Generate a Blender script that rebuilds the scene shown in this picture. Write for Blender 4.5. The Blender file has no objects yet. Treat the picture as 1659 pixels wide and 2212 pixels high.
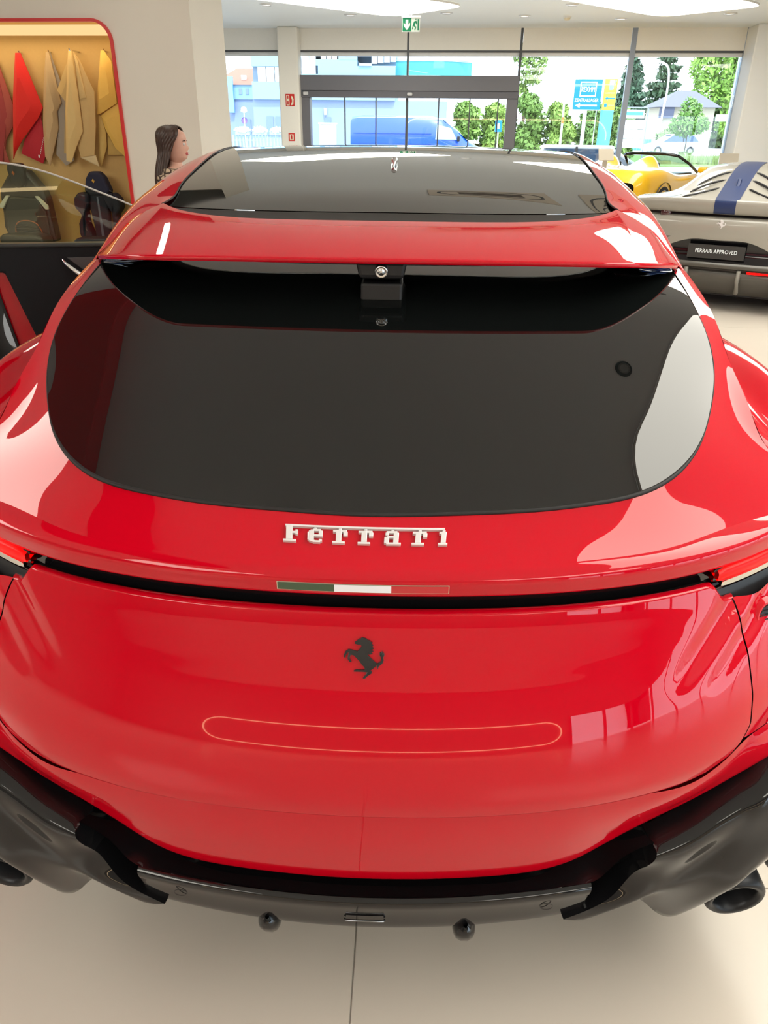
import bpy, bmesh, math, random
import numpy as np
from mathutils import Vector, Matrix
random.seed(7); rng = np.random.default_rng(7)
SC = bpy.context.scene
COL = SC.collection
# ---------------------------------------------------------------- camera
def make_camera():
    a, p, r = math.radians(1.65), math.radians(27.2), math.radians(0.68)
    F = Vector((-math.sin(a)*math.cos(p), math.cos(a)*math.cos(p), -math.sin(p)))
    R0 = Vector((math.cos(a), math.sin(a), 0)); U0 = R0.cross(F)
    R = math.cos(r)*R0 + math.sin(r)*U0; U = math.cos(r)*U0 - math.sin(r)*R0
    cd = bpy.data.cameras.new('camera'); co = bpy.data.objects.new('camera', cd); COL.objects.link(co)
    m = Matrix((R, U, -F)).transposed().to_4x4(); m.translation = (0.06, 0, 1.665)
    co.matrix_world = m
    cd.sensor_fit = 'HORIZONTAL'; cd.sensor_width = 36; cd.lens = 36*1620/1659
    cd.clip_start = 0.02; cd.clip_end = 400
    SC.camera = co
make_camera()
# ---------------------------------------------------------------- world, sun, exposure
SKY = 4.2; SUN = 3.6; PANEL = 7.2
w = bpy.data.worlds.new('sky'); SC.world = w; w.use_nodes = True
bg = w.node_tree.nodes['Background']; bg.inputs[0].default_value = (0.86, 0.95, 1.0, 1); bg.inputs[1].default_value = SKY
sd = bpy.data.lights.new('sun', 'SUN'); sd.energy = SUN; sd.angle = 0.02; sd.color = (1, 0.95, 0.86)
so = bpy.data.objects.new('sun', sd); COL.objects.link(so)
so.rotation_euler = (math.radians(38), 0, math.radians(20))      # high sun from behind the showroom, onto the street
SC.view_settings.view_transform = 'Standard'; SC.view_settings.look = 'None'
SC.view_settings.gamma = 1; SC.view_settings.exposure = 0.2
SC.view_settings.use_curve_mapping = False
SC.cycles.use_denoising = True
SC.cycles.max_bounces = 10; SC.cycles.glossy_bounces = 6; SC.cycles.transparent_max_bounces = 16
SC.cycles.caustics_reflective = False; SC.cycles.caustics_refractive = False
SC.cycles.sample_clamp_indirect = 6
# ---------------------------------------------------------------- helpers: materials
def mat(name, col, rough=0.5, metal=0.0, coat=0.0, spec=0.5, noise=0.0, nscale=8.0, bump=0.0, bscale=60.0, emit=None, estr=0.0, ior=1.45, sheen=0.0):
    m = bpy.data.materials.new(name); m.use_nodes = True
    nt = m.node_tree; b = nt.nodes['Principled BSDF']
    b.inputs['Base Color'].default_value = (*col, 1); b.inputs['Roughness'].default_value = rough
    b.inputs['Metallic'].default_value = metal; b.inputs['Coat Weight'].default_value = coat
    b.inputs['Coat Roughness'].default_value = 0.01; b.inputs['Specular IOR Level'].default_value = spec
    b.inputs['IOR'].default_value = ior
    if sheen: b.inputs['Sheen Weight'].default_value = sheen
    if emit: b.inputs['Emission Color'].default_value = (*emit, 1); b.inputs['Emission Strength'].default_value = estr
    if noise or bump:
        tc = nt.nodes.new('ShaderNodeTexCoord')
    if noise:
        n = nt.nodes.new('ShaderNodeTexNoise'); n.inputs['Scale'].default_value = nscale; n.inputs['Detail'].default_value = 4
        mx = nt.nodes.new('ShaderNodeMix'); mx.data_type = 'RGBA'
        nt.links.new(tc.outputs['Object'], n.inputs['Vector']); nt.links.new(n.outputs['Fac'], mx.inputs['Factor'])
        mx.inputs['A'].default_value = (*[max(0, c*(1-noise)) for c in col], 1)
        mx.inputs['B'].default_value = (*[min(1, c*(1+noise)) for c in col], 1)
        nt.links.new(mx.outputs['Result'], b.inputs['Base Color'])
    if bump:
        n = nt.nodes.new('ShaderNodeTexNoise'); n.inputs['Scale'].default_value = bscale; n.inputs['Detail'].default_value = 3
        bp = nt.nodes.new('ShaderNodeBump'); bp.inputs['Strength'].default_value = bump; bp.inputs['Distance'].default_value = 0.01
        nt.links.new(tc.outputs['Object'], n.inputs['Vector']); nt.links.new(n.outputs['Fac'], bp.inputs['Height'])
        nt.links.new(bp.outputs['Normal'], b.inputs['Normal'])
    return m
def emat(name, col, s):
    m = bpy.data.materials.new(name); m.use_nodes = True; nt = m.node_tree; nt.nodes.clear()
    e = nt.nodes.new('ShaderNodeEmission'); e.inputs[0].default_value = (*col, 1); e.inputs[1].default_value = s
    o = nt.nodes.new('ShaderNodeOutputMaterial'); nt.links.new(e.outputs[0], o.inputs[0]); return m
def glassmat(name, tint=(0.95, 0.98, 1), refl=1.0):
    m = bpy.data.materials.new(name); m.use_nodes = True; nt = m.node_tree; nt.nodes.clear()
    t = nt.nodes.new('ShaderNodeBsdfTransparent'); t.inputs[0].default_value = (*tint, 1)
    g = nt.nodes.new('ShaderNodeBsdfGlossy'); g.inputs['Roughness'].default_value = 0.0
    g.inputs['Color'].default_value = (refl, refl, refl, 1)
    f = nt.nodes.new('ShaderNodeFresnel'); f.inputs[0].default_value = 1.45
    mx = nt.nodes.new('ShaderNodeMixShader'); o = nt.nodes.new('ShaderNodeOutputMaterial')
    nt.links.new(f.outputs[0], mx.inputs[0]); nt.links.new(t.outputs[0], mx.inputs[1]); nt.links.new(g.outputs[0], mx.inputs[2])
    nt.links.new(mx.outputs[0], o.inputs[0]); return m
RED = mat('rosso_paint', (0.49, 0.0009, 0.011), 0.35, coat=1.0, ior=1.5, spec=0.0); RED.node_tree.nodes['Principled BSDF'].inputs['Coat IOR'].default_value = 1.46
GLOSSB = mat('gloss_black', (0.006, 0.006, 0.007), 0.3, coat=1.0, ior=1.5, spec=0.0)
SATINB = mat('satin_black', (0.012, 0.012, 0.014), 0.45)
RUBBER = mat('black_rubber', (0.01, 0.01, 0.011), 0.6)
DGLASS = mat('privacy_glass', (0.004, 0.005, 0.005), 0.0, spec=0.62, ior=1.52)
CHROME = mat('chrome', (0.75, 0.76, 0.78), 0.12, metal=1)
WPLAST = mat('satin_silver', (0.72, 0.72, 0.73), 0.32, metal=0.25)
CREAM = mat('cream_plaster', (0.74, 0.69, 0.60), 0.7, noise=0.03, nscale=1.5)
WHITE = mat('white_plaster', (0.86, 0.87, 0.87), 0.7, noise=0.02, nscale=2)
# ---------------------------------------------------------------- helpers: objects
def link(name, me, m=None, parent=None, smooth=False):
    o = bpy.data.objects.new(name, me); COL.objects.link(o)
    if m is not None:
        for mm in (m if isinstance(m, (list, tuple)) else [m]): me.materials.append(mm)
    if smooth:
        me.polygons.foreach_set('use_smooth', [True]*len(me.polygons))
    if parent is not None: o.parent = parent
    return o
def empty(name, loc=(0, 0, 0), rz=0.0):
    o = bpy.data.objects.new(name, None); COL.objects.link(o); o.location = loc; o.rotation_euler = (0, 0, rz)
    o.empty_display_size = 0.1; return o
def tag(o, label=None, cat=None, group=None, kind=None):
    if label: o['label'] = label
    if cat: o['category'] = cat
    if group: o['group'] = group
    if kind: o['kind'] = kind
    return o
class MB:
    """collects shapes into one mesh"""
    def __init__(s): s.v = []; s.f = []; s.mi = []
    def add(s, v, f, mi=0):
        b = len(s.v); s.v += [tuple(map(float, p)) for p in v]; s.f += [tuple(b+i for i in q) for q in f]; s.mi += [mi]*len(f); return s
    def box(s, x0, x1, y0, y1, z0, z1, mi=0, M=None):
        v = [(x0,y0,z0),(x1,y0,z0),(x1,y1,z0),(x0,y1,z0),(x0,y0,z1),(x1,y0,z1),(x1,y1,z1),(x0,y1,z1)]
        if M is not None: v = [tuple(M @ Vector(p)) for p in v]
        return s.add(v, [(0,3,2,1),(4,5,6,7),(0,1,5,4),(1,2,6,5),(2,3,7,6),(3,0,4,7)], mi)
    def prism(s, poly, h, M, mi=0):
        """poly: 2-D outline (x,y) extruded along local z by h, placed by matrix M"""
        n = len(poly)
        v = [tuple(M @ Vector((x, y, 0))) for x, y in poly] + [tuple(M @ Vector((x, y, h))) for x, y in poly]
        f = [tuple(range(n-1, -1, -1)), tuple(range(n, 2*n))] + [(i, (i+1) % n, n+(i+1) % n, n+i) for i in range(n)]
        return s.add(v, f, mi)
    def tube(s, pts, r, n=8, mi=0, caps=True):
        pts = [Vector(p) for p in pts]; rs = r if isinstance(r, (list, tuple)) else [r]*len(pts); v = []; f = []
        up = Vector((0, 0, 1))
        for i, p in enumerate(pts):
            d = (pts[min(i+1, len(pts)-1)]-pts[max(i-1, 0)]).normalized()
            a = d.cross(up if abs(d.z) < 0.95 else Vector((1, 0, 0))).normalized(); b = d.cross(a)
            for k in range(n):
                t = 2*math.pi*k/n; v.append(p+a*math.cos(t)*rs[i]+b*math.sin(t)*rs[i])
        for i in range(len(pts)-1):
            for k in range(n): f.append((i*n+k, i*n+(k+1) % n, (i+1)*n+(k+1) % n, (i+1)*n+k))
        if caps: f += [tuple(range(n-1, -1, -1)), tuple(range((len(pts)-1)*n, len(pts)*n))]
        return s.add(v, f, mi)
    def lathe(s, prof, n=24, M=None, mi=0):
        """prof: (radius, z) pairs revolved about local z"""
        v = []; f = []
        for r, z in prof:
            for k in range(n):
                p = Vector((r*math.cos(2*math.pi*k/n), r*math.sin(2*math.pi*k/n), z)); v.append(M @ p if M is not None else p)
        for i in range(len(prof)-1):
            for k in range(n): f.append((i*n+k, i*n+(k+1) % n, (i+1)*n+(k+1) % n, (i+1)*n+k))
        return s.add(v, f, mi)
    def grid(s, P, mi=0, close_u=False):
        P = np.asarray(P); nu, nv = P.shape[:2]; f = []
        for i in range(nu-1):
            for j in range(nv-1): f.append((i*nv+j, i*nv+j+1, (i+1)*nv+j+1, (i+1)*nv+j))
        return s.add(P.reshape(-1, 3), f, mi)
    def build(s, name, m=None, parent=None, smooth=False, weld=False, bevel=0, seg=2, solid=0, autos=None, off=-1):
        me = bpy.data.meshes.new(name); me.from_pydata(s.v, [], s.f); me.update()
        bm = bmesh.new(); bm.from_mesh(me)
        if weld: bmesh.ops.remove_doubles(bm, verts=bm.verts, dist=1e-5)
        if solid or not smooth: pass
        bm.to_mesh(me); bm.free()
        if len(s.mi) == len(me.polygons): me.polygons.foreach_set('material_index', s.mi)
        o = link(name, me, m, parent, smooth)
        if solid:
            md = o.modifiers.new('solid', 'SOLIDIFY'); md.thickness = solid; md.offset = off
        if bevel:
            md = o.modifiers.new('bevel', 'BEVEL'); md.width = bevel; md.segments = seg; md.limit_method = 'ANGLE'; md.angle_limit = 0.6
        if autos is not None:
            try: me.set_sharp_from_angle(angle=autos)
            except Exception: pass
        return o
def ncs(t, P, q):
    """natural cubic spline through P at knots t, sampled at q"""
    t = np.asarray(t, float); P = np.asarray(P, float); n = len(t)
    if n == 2: return P[0]+(P[1]-P[0])*((np.asarray(q)-t[0])/(t[1]-t[0]))[:, None]
    h = np.diff(t); A = np.eye(n); B = np.zeros_like(P)
    for i in range(1, n-1):
        A[i, i-1] = h[i-1]; A[i, i] = 2*(h[i-1]+h[i]); A[i, i+1] = h[i]
        B[i] = 6*((P[i+1]-P[i])/h[i]-(P[i]-P[i-1])/h[i-1])
    M = np.linalg.solve(A, B); q = np.asarray(q, float); k = np.clip(np.searchsorted(t, q)-1, 0, n-2)
    d = (q-t[k])[:, None]; hh = h[k][:, None]
    return (M[k]*(hh-d)**3+M[k+1]*d**3)/(6*hh)+(P[k]/hh-M[k]*hh/6)*(hh-d)+(P[k+1]/hh-M[k+1]*hh/6)*d
def knots(P):
    d = np.linalg.norm(np.diff(P, axis=-2), axis=-1)
    d = d.reshape(-1, d.shape[-1]).mean(0) if d.ndim > 1 else d
    return np.concatenate([[0], np.cumsum(np.maximum(d, 1e-4))])
def surf(rows, nu, nv, mirror=False):
    """tensor spline surface through a net of points rows[i][j]; mirror: rows start on x=0 and are mirrored to -x"""
    N = np.asarray(rows, float)
    if mirror:
        L = N[:, ::-1].copy(); L[..., 0] *= -1; N = np.concatenate([L[:, :-1], N], 1)
    tv = knots(N); qv = np.linspace(0, tv[-1], nv)
    A = np.stack([ncs(tv, r, qv) for r in N])
    tu = knots(np.transpose(A, (1, 0, 2))); qu = np.linspace(0, tu[-1], nu)
    return np.stack([ncs(tu, A[:, j], qu) for j in range(nv)], 1)
def curve(P, n):
    P = np.asarray(P, float); t = knots(P); return ncs(t, P, np.linspace(0, t[-1], n))
def mir(P):
    Q = np.array(P, float); Q[..., 0] *= -1; return Q
def frame(o, X, Y):
    X = Vector(X).normalized(); Y = Vector(Y); Z = X.cross(Y).normalized(); Y = Z.cross(X)
    m = Matrix((X, Y, Z)).transposed().to_4x4(); m.translation = o; return m
# ================================================================ SETTING
TN = math.tan(math.radians(4.85)); CW, SW = math.cos(math.radians(4.85)), math.sin(math.radians(4.85))
CEIL = 3.64
FLOORM = mat('beige_tile', (0.55, 0.50, 0.44), 0.22, noise=0.035, nscale=1.2, spec=0.4, bump=0.02, bscale=3)
GROUT = mat('grey_grout', (0.62, 0.60, 0.57), 0.8)
CEILM = mat('ceiling_paint', (0.85, 0.91, 0.95), 0.75, noise=0.015, nscale=1)
fl = tag(MB().box(-11, 13, -9.5, 20.3, -.12, -.004).build('floor', GROUT), kind='structure')
TS = 2.0
tm = MB().box(-TS/2+.002, TS/2-.002, -TS/2+.002, TS/2-.002, -.010, 0.0)
tile0 = None
for i in range(-6, 7):
    for j in range(-5, 11):
        cx, cy = -.025+TS*(i+.5), 1.256+TS*(j-.5)
        if cy+TS/2 > 20.3-TN*cx: continue
        if tile0 is None:
            tile0 = tm.build('tile', FLOORM, fl); tile0.location = (cx, cy, 0)
        else:
            o = tile0.copy(); COL.objects.link(o); o.parent = fl; o.location = (cx, cy, 0)
# ceiling with openings kept whole; the luminous panels hang just below
ce = tag(MB().box(-11, 13, -9.5, 20.6, CEIL, CEIL+.2).build('ceiling', CEILM), kind='structure')
# window wall frame: local x along the wall, local y into the street
WM = Matrix.Translation((0, 20, 0)) @ Matrix.Rotation(math.radians(-4.85), 4, 'Z')
def wx(x): return x/CW     # floor x of a point on the wall -> distance along the wall
FRAME = mat('anthracite_frame', (0.085, 0.09, 0.10), 0.4, metal=0.2)
FRAMEL = mat('light_grey_frame', (0.30, 0.35, 0.45), 0.45)
BLIND = mat('roller_blind', (0.87, 0.85, 0.80), 0.8, noise=0.02, nscale=30)
PANE = glassmat('window_glass', (0.93, 0.97, 1.0))
# luminous ceiling panels, rounded rhombus membranes in a thin frame
LUM = emat('light_membrane', (1.0, 0.955, 0.84), PANEL)
def rhomb(cx, cy, k=1.0, rnd=.16):
    """rounded rhombus: half diagonals (2.2, .6) and (.82, 2.2)"""
    c = [np.array(v) for v in ((2.2, .6), (.82, 2.2), (-2.2, -.6), (-.82, -2.2))]; P = []
    for i in range(4):
        a, b, d = c[i-1], c[i], c[(i+1) % 4]
        p, q = b+(a-b)*rnd, b+(d-b)*rnd
        for t in np.linspace(0, 1, 9): P.append((1-t)**2*p+2*t*(1-t)*b+t*t*q)
    return [(cx+k*p[0], cy+k*p[1]) for p in P]
PFR = mat('panel_trim', (0.82, 0.82, 0.8), 0.5)
def ceiling_panel(P, label):
    cx = sum(p[0] for p in P)/len(P); cy = sum(p[1] for p in P)/len(P)
    root = empty('ceiling_light', (cx, cy, CEIL)); tag(root, label, 'ceiling light', 'luminous ceiling panels')
    Q = [(x-cx, y-cy) for x, y in P]
    n = len(Q)
    m = MB().add([(x, y, -.028) for x, y in Q], [tuple(range(n-1, -1, -1))]); m.build('diffuser', LUM, root)
    o = [(x*1.006, y*1.006) for x, y in Q]
    r = [[(*o[i % n], -.0005) for i in range(n+1)], [(*o[i % n], -.034) for i in range(n+1)], [(*Q[i % n], -.034) for i in range(n+1)], [(*Q[i % n], -.024) for i in range(n+1)]]
    MB().grid(r).build('frame', PFR, root)
    return root

for cx, cy, lab in ((-1.2, 15.6, 'left one of two white glowing ceiling panels at top of picture'), (4.0, 15.3, 'right one of two white glowing ceiling panels at top of picture')):
    ceiling_panel(rhomb(cx, cy), lab)
def rounded(c, rnd=.16):
    c = [np.array(v, float) for v in c]; P = []
    for i in range(len(c)):
        a, b, d = c[i-1], c[i], c[(i+1) % len(c)]; p, q = b+(a-b)*rnd, b+(d-b)*rnd
        for t in np.linspace(0, 1, 9): P.append(tuple((1-t)**2*p+2*t*(1-t)*b+t*t*q))
    return P
ceiling_panel(rounded([(1.22, 1.9), (3.0, -1.5), (4.9, 1.9), (2.4, 4.1)]), 'glowing ceiling panel mirrored in the right side of the rear window')
ceiling_panel(rounded([(1.75, 7.4), (3.2, 4.9), (6.0, 7.6), (4.6, 10.2)]), 'glowing ceiling panel mirrored in the right end of the roof spoiler')
ceiling_panel(rounded([(-1.86, 4.9), (-2.62, 8.0), (-2.80, 8.0), (-2.06, 4.9)]), 'narrow glowing ceiling panel mirrored in the left end of the roof spoiler')
ceiling_panel(rhomb(-4.6, -4.8, 1.3), 'added unseen ceiling panel behind the camera on the left, brightening the floor')  # added out of view as fill for the floor on the left
ceiling_panel(rhomb(4.0, -4.6), 'added unseen ceiling panel behind the camera on the right, brightening the hall')  # extra unseen panel, put in to keep the room bright
ceiling_panel(rhomb(-6.8, 1.6, 1.25), 'added unseen ceiling panel above the dark violet blue car, brightening the left wall')  # unseen panel added to lift the left wall around the niche
ceiling_panel(rhomb(10.0, 9.5), 'added unseen ceiling panel above the right side of the hall, brightening it')  # another unseen panel added for the overall room brightness
HALL = mat('hall_plaster', (0.30, 0.28, 0.265), 0.8, noise=0.03, nscale=1)
REDM = mat('red_panel', (0.80, 0.006, 0.02), 0.6)
tag(MB().box(-11, 6.6, -9.7, -9.5, 0, CEIL).build('wall_back', HALL), kind='structure')
tag(MB().box(-11.2, -11, -9.7, 22, 0, CEIL).build('wall_left', HALL), kind='structure')
wr = MB().box(13, 13.2, -9.7, 20, 2.35, CEIL).box(13, 13.2, 2.2, 20, 0, 2.35).box(6.6, 13.2, -9.7, -9.5, 2.35, CEIL)
tag(wr.build('wall_right', HALL), kind='structure')
# glazing behind the camera on the right: mullions and panes
gz = tag(empty('window_1', (13, -5, 0)), kind='structure')
def gpart(o):
    o.parent = gz; o.matrix_parent_inverse = Matrix.Translation((-13, 5, 0)); return o
for k in range(6):
    y = -9.5+k*2.34; gpart(MB().box(12.98, 13.12, y-.06, y+.06, 0, 2.35).build('mullion', FRAME))
    if k < 5: gpart(MB().box(13.04, 13.05, y+.06, y+2.28, 0.1, 2.35).build('pane', PANE))
for k in range(3):
    x = 6.65+k*2.1; gpart(MB().box(x-.06, x+.06, -9.62, -9.48, 0, 2.35).build('mullion', FRAME))
    gpart(MB().box(x+.06, x+2.04, -9.56, -9.55, .1, 2.35).build('pane', PANE))
# dropped red ceiling field left above the car and the light ring on the rear wall
tag(MB().box(-2.62, -1.66, -1.4, 4.3, CEIL-.24, CEIL-.001).build('trim_1', REDM, bevel=.02), kind='structure')
lr_ = []
for k in range(97):
    t = 2*math.pi*k/96; c_, s2 = math.cos(t), math.sin(t)
    lr_.append((.3+(5.0*np.sign(c_) if abs(c_) > 1e-6 else 0)+.85*c_, -9.44, 1.25+.85*s2))
tag(MB().tube(lr_, .035, 8, caps=False).build('light_ring', emat('warm_led', (1.0, .72, .42), 7.0)), 'warm glowing stadium shaped light ring on the rear wall, mirrored in the bumper', 'light')
# ---------------------------------------------------------------- left wall with the material niche
NM = Matrix.Translation((-2.11, 8.525, 0)) @ Matrix.Rotation(math.radians(-4.85), 4, 'Z')   # x along the wall (to the left is negative), y into the wall
NX0, NX1, NZ0, NZ1, NR = -4.2, -.80, .42, 2.575, .20                 # opening, to the outer edge of the red frame
def rrect(x0, x1, z0, z1, r, n=8, sq=False):
    P = []
    for cx, cz, a0 in ((x1-r, z1-r, 0), (x0+r, z1-r, 90), (x0+r, z0+r, 180), (x1-r, z0+r, 270)):
        for k in range(n+1):
            a = math.radians(a0+90*k/n); P.append((cx+r*math.cos(a), cz+r*math.sin(a)))
    return P
wl = MB()
inn = rrect(NX0, NX1, NZ0, NZ1, NR)
# wall face with rounded opening: ring of quads from the opening out to a rectangle
outp = []
X0, X1, Z0, Z1 = -9.2, 0.0, 0.0, CEIL
for (x, z) in inn:
    cx, cz = (NX0+NX1)/2, (NZ0+NZ1)/2; dx, dz = x-cx, z-cz
    tx = ((X1-cx) if dx > 0 else (X0-cx))/dx if abs(dx) > 1e-9 else 1e9; tz = ((Z1-cz) if dz > 0 else (Z0-cz))/dz if abs(dz) > 1e-9 else 1e9
    t = min(tx, tz); outp.append((cx+dx*t, cz+dz*t))
n_ = len(inn); loop = list(range(n_))+[0]
ring = [[tuple(NM @ Vector((inn[i][0], 0, inn[i][1]))) for i in loop], [tuple(NM @ Vector((outp[i][0], 0, outp[i][1]))) for i in loop]]
wl.grid(ring)
for (x, z, xo, zo) in ((X0, Z0, -1, -1), (X1, Z0, 1, -1), (X1, Z1, 1, 1), (X0, Z1, -1, 1)):   # corner fillers of the rectangle
    near = sorted(range(n_), key=lambda i: (outp[i][0]-x)**2+(outp[i][1]-z)**2)[:12]
    a = [i for i in near if abs(outp[i][0]-x) < 1e-6]; b = [i for i in near if abs(outp[i][1]-z) < 1e-6]
    if a and b: wl.add([tuple(NM @ Vector((outp[a[0]][0], 0, outp[a[0]][1]))), tuple(NM @ Vector((x, 0, z))), tuple(NM @ Vector((outp[b[0]][0], 0, outp[b[0]][1])))], [(0, 1, 2)])
wl.add([tuple(NM @ Vector(p)) for p in ((0, 0, 0), (0, 1.05, 0), (0, 1.05, CEIL), (0, 0, CEIL), (-9.2, 1.05, 0), (-9.2, 1.05, CEIL))], [(0, 1, 2, 3), (1, 4, 5, 2)])
tag(wl.build('wall_front', CREAM), kind='structure')
# ================================================================ THE RED CAR
CHROME2 = mat('smoked_chrome', (.22, .23, .25), .15, metal=1)
def fr(x): return .21*x*x+.27*x**4
car = tag(empty('car', (0, 3.3, 0)), 'large red fastback car seen from behind in the foreground, filling the picture', 'car')
CARO = Vector((0, 3.3, 0))
def part(o):
    """objects are modelled in floor coordinates; hang them on the car without moving them"""
    o.parent = car; o.matrix_parent_inverse = Matrix.Translation(-CARO); return o
# -------- greenhouse height field for the rear screen
_hy = np.array([.9, 1.138, 1.25, 1.4, 1.55, 1.7, 1.85, 1.97, 2.1, 2.25]); _hz = np.array([.945, 1.075, 1.132, 1.203, 1.270, 1.333, 1.389, 1.429, 1.466, 1.495])
_fy = np.array([.9, 1.138, 1.25, 1.4, 1.55, 1.65, 1.70, 1.75, 1.80, 1.85, 1.97, 2.1, 2.25]); _fz = np.array([.945, 1.075, 1.132, 1.203, 1.270, 1.312, 1.330, 1.344, 1.355, 1.364, 1.383, 1.402, 1.42])
def HZ(x, y):
    x = np.asarray(x, float); y = np.asarray(y, float)
    z = ncs(_hy, _hz[:, None], y.ravel())[:, 0].reshape(y.shape)
    zf = ncs(_fy, _fz[:, None], y.ravel())[:, 0].reshape(y.shape)          # the screen flattens under the spoiler, away from its ends
    u = np.clip((y-1.40)/.25, 0, 1); u = u*u*(3-2*u)
    return zf-.015*x**2-1.7*np.minimum(np.abs(x), .70)**12*(1-.72*u)-u*.04*np.clip(np.abs(x)-.44, 0, None)**2
R0 = [(0, 1.138), (.162, 1.145), (.29, 1.156), (.388, 1.172), (.491, 1.203), (.55, 1.243), (.606, 1.312), (.646, 1.395), (.679, 1.490), (.693, 1.570), (.694, 1.690), (.703, 1.925)]
R0 = [(x, y, float(HZ(x, y))) for x, y in R0]; R0[-1] = (.703, 1.925, 1.361)
R1 = [(0, 1.04, 1.032), (.15, 1.0445, 1.032), (.28, 1.057, 1.032), (.40, 1.083, 1.032), (.54, 1.138, 1.032), (.69, 1.23, 1.034), (.835, 1.335, 1.045), (.770, 1.385, 1.112), (.744, 1.450, 1.176), (.733, 1.545, 1.230), (.738, 1.680, 1.288), (.744, 1.950, 1.354)]
R0a = np.array(R0); R1a = np.array(R1)
inset = R0a+(R1a-R0a)*0.06; inset[:, 2] -= .001
MID = R0a*.55+R1a*.45; MID[:, 2] -= np.array([.006]*4+[.005, .003, .003, .004, .004, .002, 0, -.004])
ringP = surf([R0a, MID, R1a], 14, 150, True)
# glass: blends from the screen outline to the top line under the roof edge
nb = 120
B = curve(np.concatenate([mir(R0a)[::-1][:-1], R0a]), nb)
s_ = np.linspace(-1, 1, nb); u_ = np.minimum(np.abs(s_)/.8, 1); v_ = np.maximum(np.abs(s_)-.8, 0)/.2
TX = np.sign(s_)*np.where(np.abs(s_) <= .8, .66*u_, .66+.043*v_); TY = np.where(np.abs(s_) <= .8, 2.115+.02*u_**3, 2.135-.210*v_)
gl = []
for t in np.linspace(0, 1, 60):
    tt = t
    X = B[:, 0]*(1-tt)+TX*tt; Y = B[:, 1]*(1-tt)+TY*tt
    gl.append(np.stack([X, Y, HZ(X, Y)], -1))
part(MB().grid(gl).build('rear_window', DGLASS, smooth=True))
gk = []
outl = curve(np.concatenate([mir(R0a)[::-1][:-1], R0a]), 160)
part(MB().tube([p+np.array([0, -.001, -.001]) for p in outl], [.0012+.0030*min(1, max(0, (1.34-p[1])/.10)) for p in outl], 8).build('window_seal', RUBBER, smooth=True))
part(MB().grid(ringP).build('rear_deck', RED, smooth=True))
# -------- ducktail lip
st = [(0, 0), (.15, 0), (.28, 0), (.40, 0), (.54, 0), (.69, 0), (.80, .006), (.90, .01)]
xs = [s[0] for s in st]
def rowz(y0, z, dz=0): return [(x, y0+fr(x), z+(d if dz else 0)) for x, d in st]
def r1x(x):  # deck fold line in plan
    return float(np.interp(x, [p[0] for p in R1[:7]], [p[1] for p in R1[:7]]))
oute = ringP[-1]; h0 = len(oute)//2; kmax = h0+int(np.argmax(oute[h0:, 0]))
fo = oute[h0:kmax+1]; fo = fo[fo[:, 0] >= 0]; fo = np.concatenate([[[0, fo[0][1], fo[0][2]]], fo])
def fold(x):
    if x > fo[-1][0]: return np.array([x, fo[-1][1]+(x-fo[-1][0])*1.1, fo[-1][2]])
    return np.array([x, np.interp(x, fo[:, 0], fo[:, 1]), np.interp(x, fo[:, 0], fo[:, 2])])
xs = [0, .08, .15, .22, .28, .34, .40, .47, .54, .61, .66, .71, .75, .79, .82, .85, .90]; st = [(x, .010*max(0, (x-.69)/.21)) for x in xs]
lipA = [tuple(fold(x)) for x in xs]
lipB = [(x, 1.0225+fr(x)*.985+.004, 1.0225+d) for x, d in st]
lipC = [(x, 1.0205+fr(x), 1.013+d) for x, d in st]
lipD = [(x, 1.0215+fr(x), .998+d*.5) for x, d in st]
lipE = [(x, 1.0245+fr(x), .984) for x, d in st]
lipF = [(x, 1.045+fr(x), .981) for x, d in st]
part(MB().grid(surf([lipA, lipB, lipC, lipD, lipE, lipF], 40, 120, True)).build('rear_spoiler_lip', RED, smooth=True))
# black recessed strip between lip and tailgate
stripA = [(x, 1.047+fr(x), .990) for x in (0, .2, .4, .6, .75, .93)]; stripB = [(x, 1.050+fr(x), .90) for x in (0, .2, .4, .6, .75, .93)]
part(MB().grid(surf([stripA, stripB], 3, 60, True)).build('slot_trim', GLOSSB, smooth=True))
# -------- tailgate: profile Y0(z) swept along the plan curve
Z_ = np.array([0.9530, 0.9370, 0.9165, 0.8960, 0.8755, 0.8550, 0.8345, 0.8140, 0.7935, 0.7730, 0.7525, 0.7320, 0.7115, 0.6910, 0.6705, 0.6500, 0.6234])
Y_ = np.array([1.0160, 1.0095, 0.9993, 0.9888, 0.9781, 0.9674, 0.9565, 0.9460, 0.9356, 0.9260, 0.9173, 0.9096, 0.9030, 0.8975, 0.8938, 0.8919, 0.8943])
def Y0(z):
    z = np.asarray(z, float); return ncs(Z_[::-1], Y_[::-1][:, None], np.clip(z, .622, .953).ravel())[:, 0].reshape(z.shape)
def xseam(z): return float(np.interp(z, [.61, .615, .622, .628, .647, .665, .694, .75, .858, .945, .96], [.50, .53, .57, .62, .668, .690, .708, .706, .683, .662, .655]))
def dent(x, z):
    """hollows running down-inwards from the lamp corners"""
    ax = abs(x); u = (ax-.60)*.75+(z-.865)*.66; v = -(ax-.60)*.66+(z-.865)*.75
    g = .016*math.exp(-(v/.020)**2)*max(0., min(1., (u+.10)/.14))
    v2 = v+.062; g2 = .012*math.exp(-(v2/.018)**2)*max(0., min(1., (u+.06)/.16))
    return g+g2
def tailface(x, z): return (x, float(Y0(np.array([z]))[0])+fr(x)*(1 if True else 0)+dent(x, z), z)
def shelfdrop(x):
    a = abs(x); t = min(1, max(0, (a-.600)/.045)); t = t*t*(3-2*t); return .040*t
tg = []
zz = np.concatenate([[.953, .951, .948, .944, .938], np.linspace(.930, .66, 46), np.linspace(.653, .622, 10)])
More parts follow.
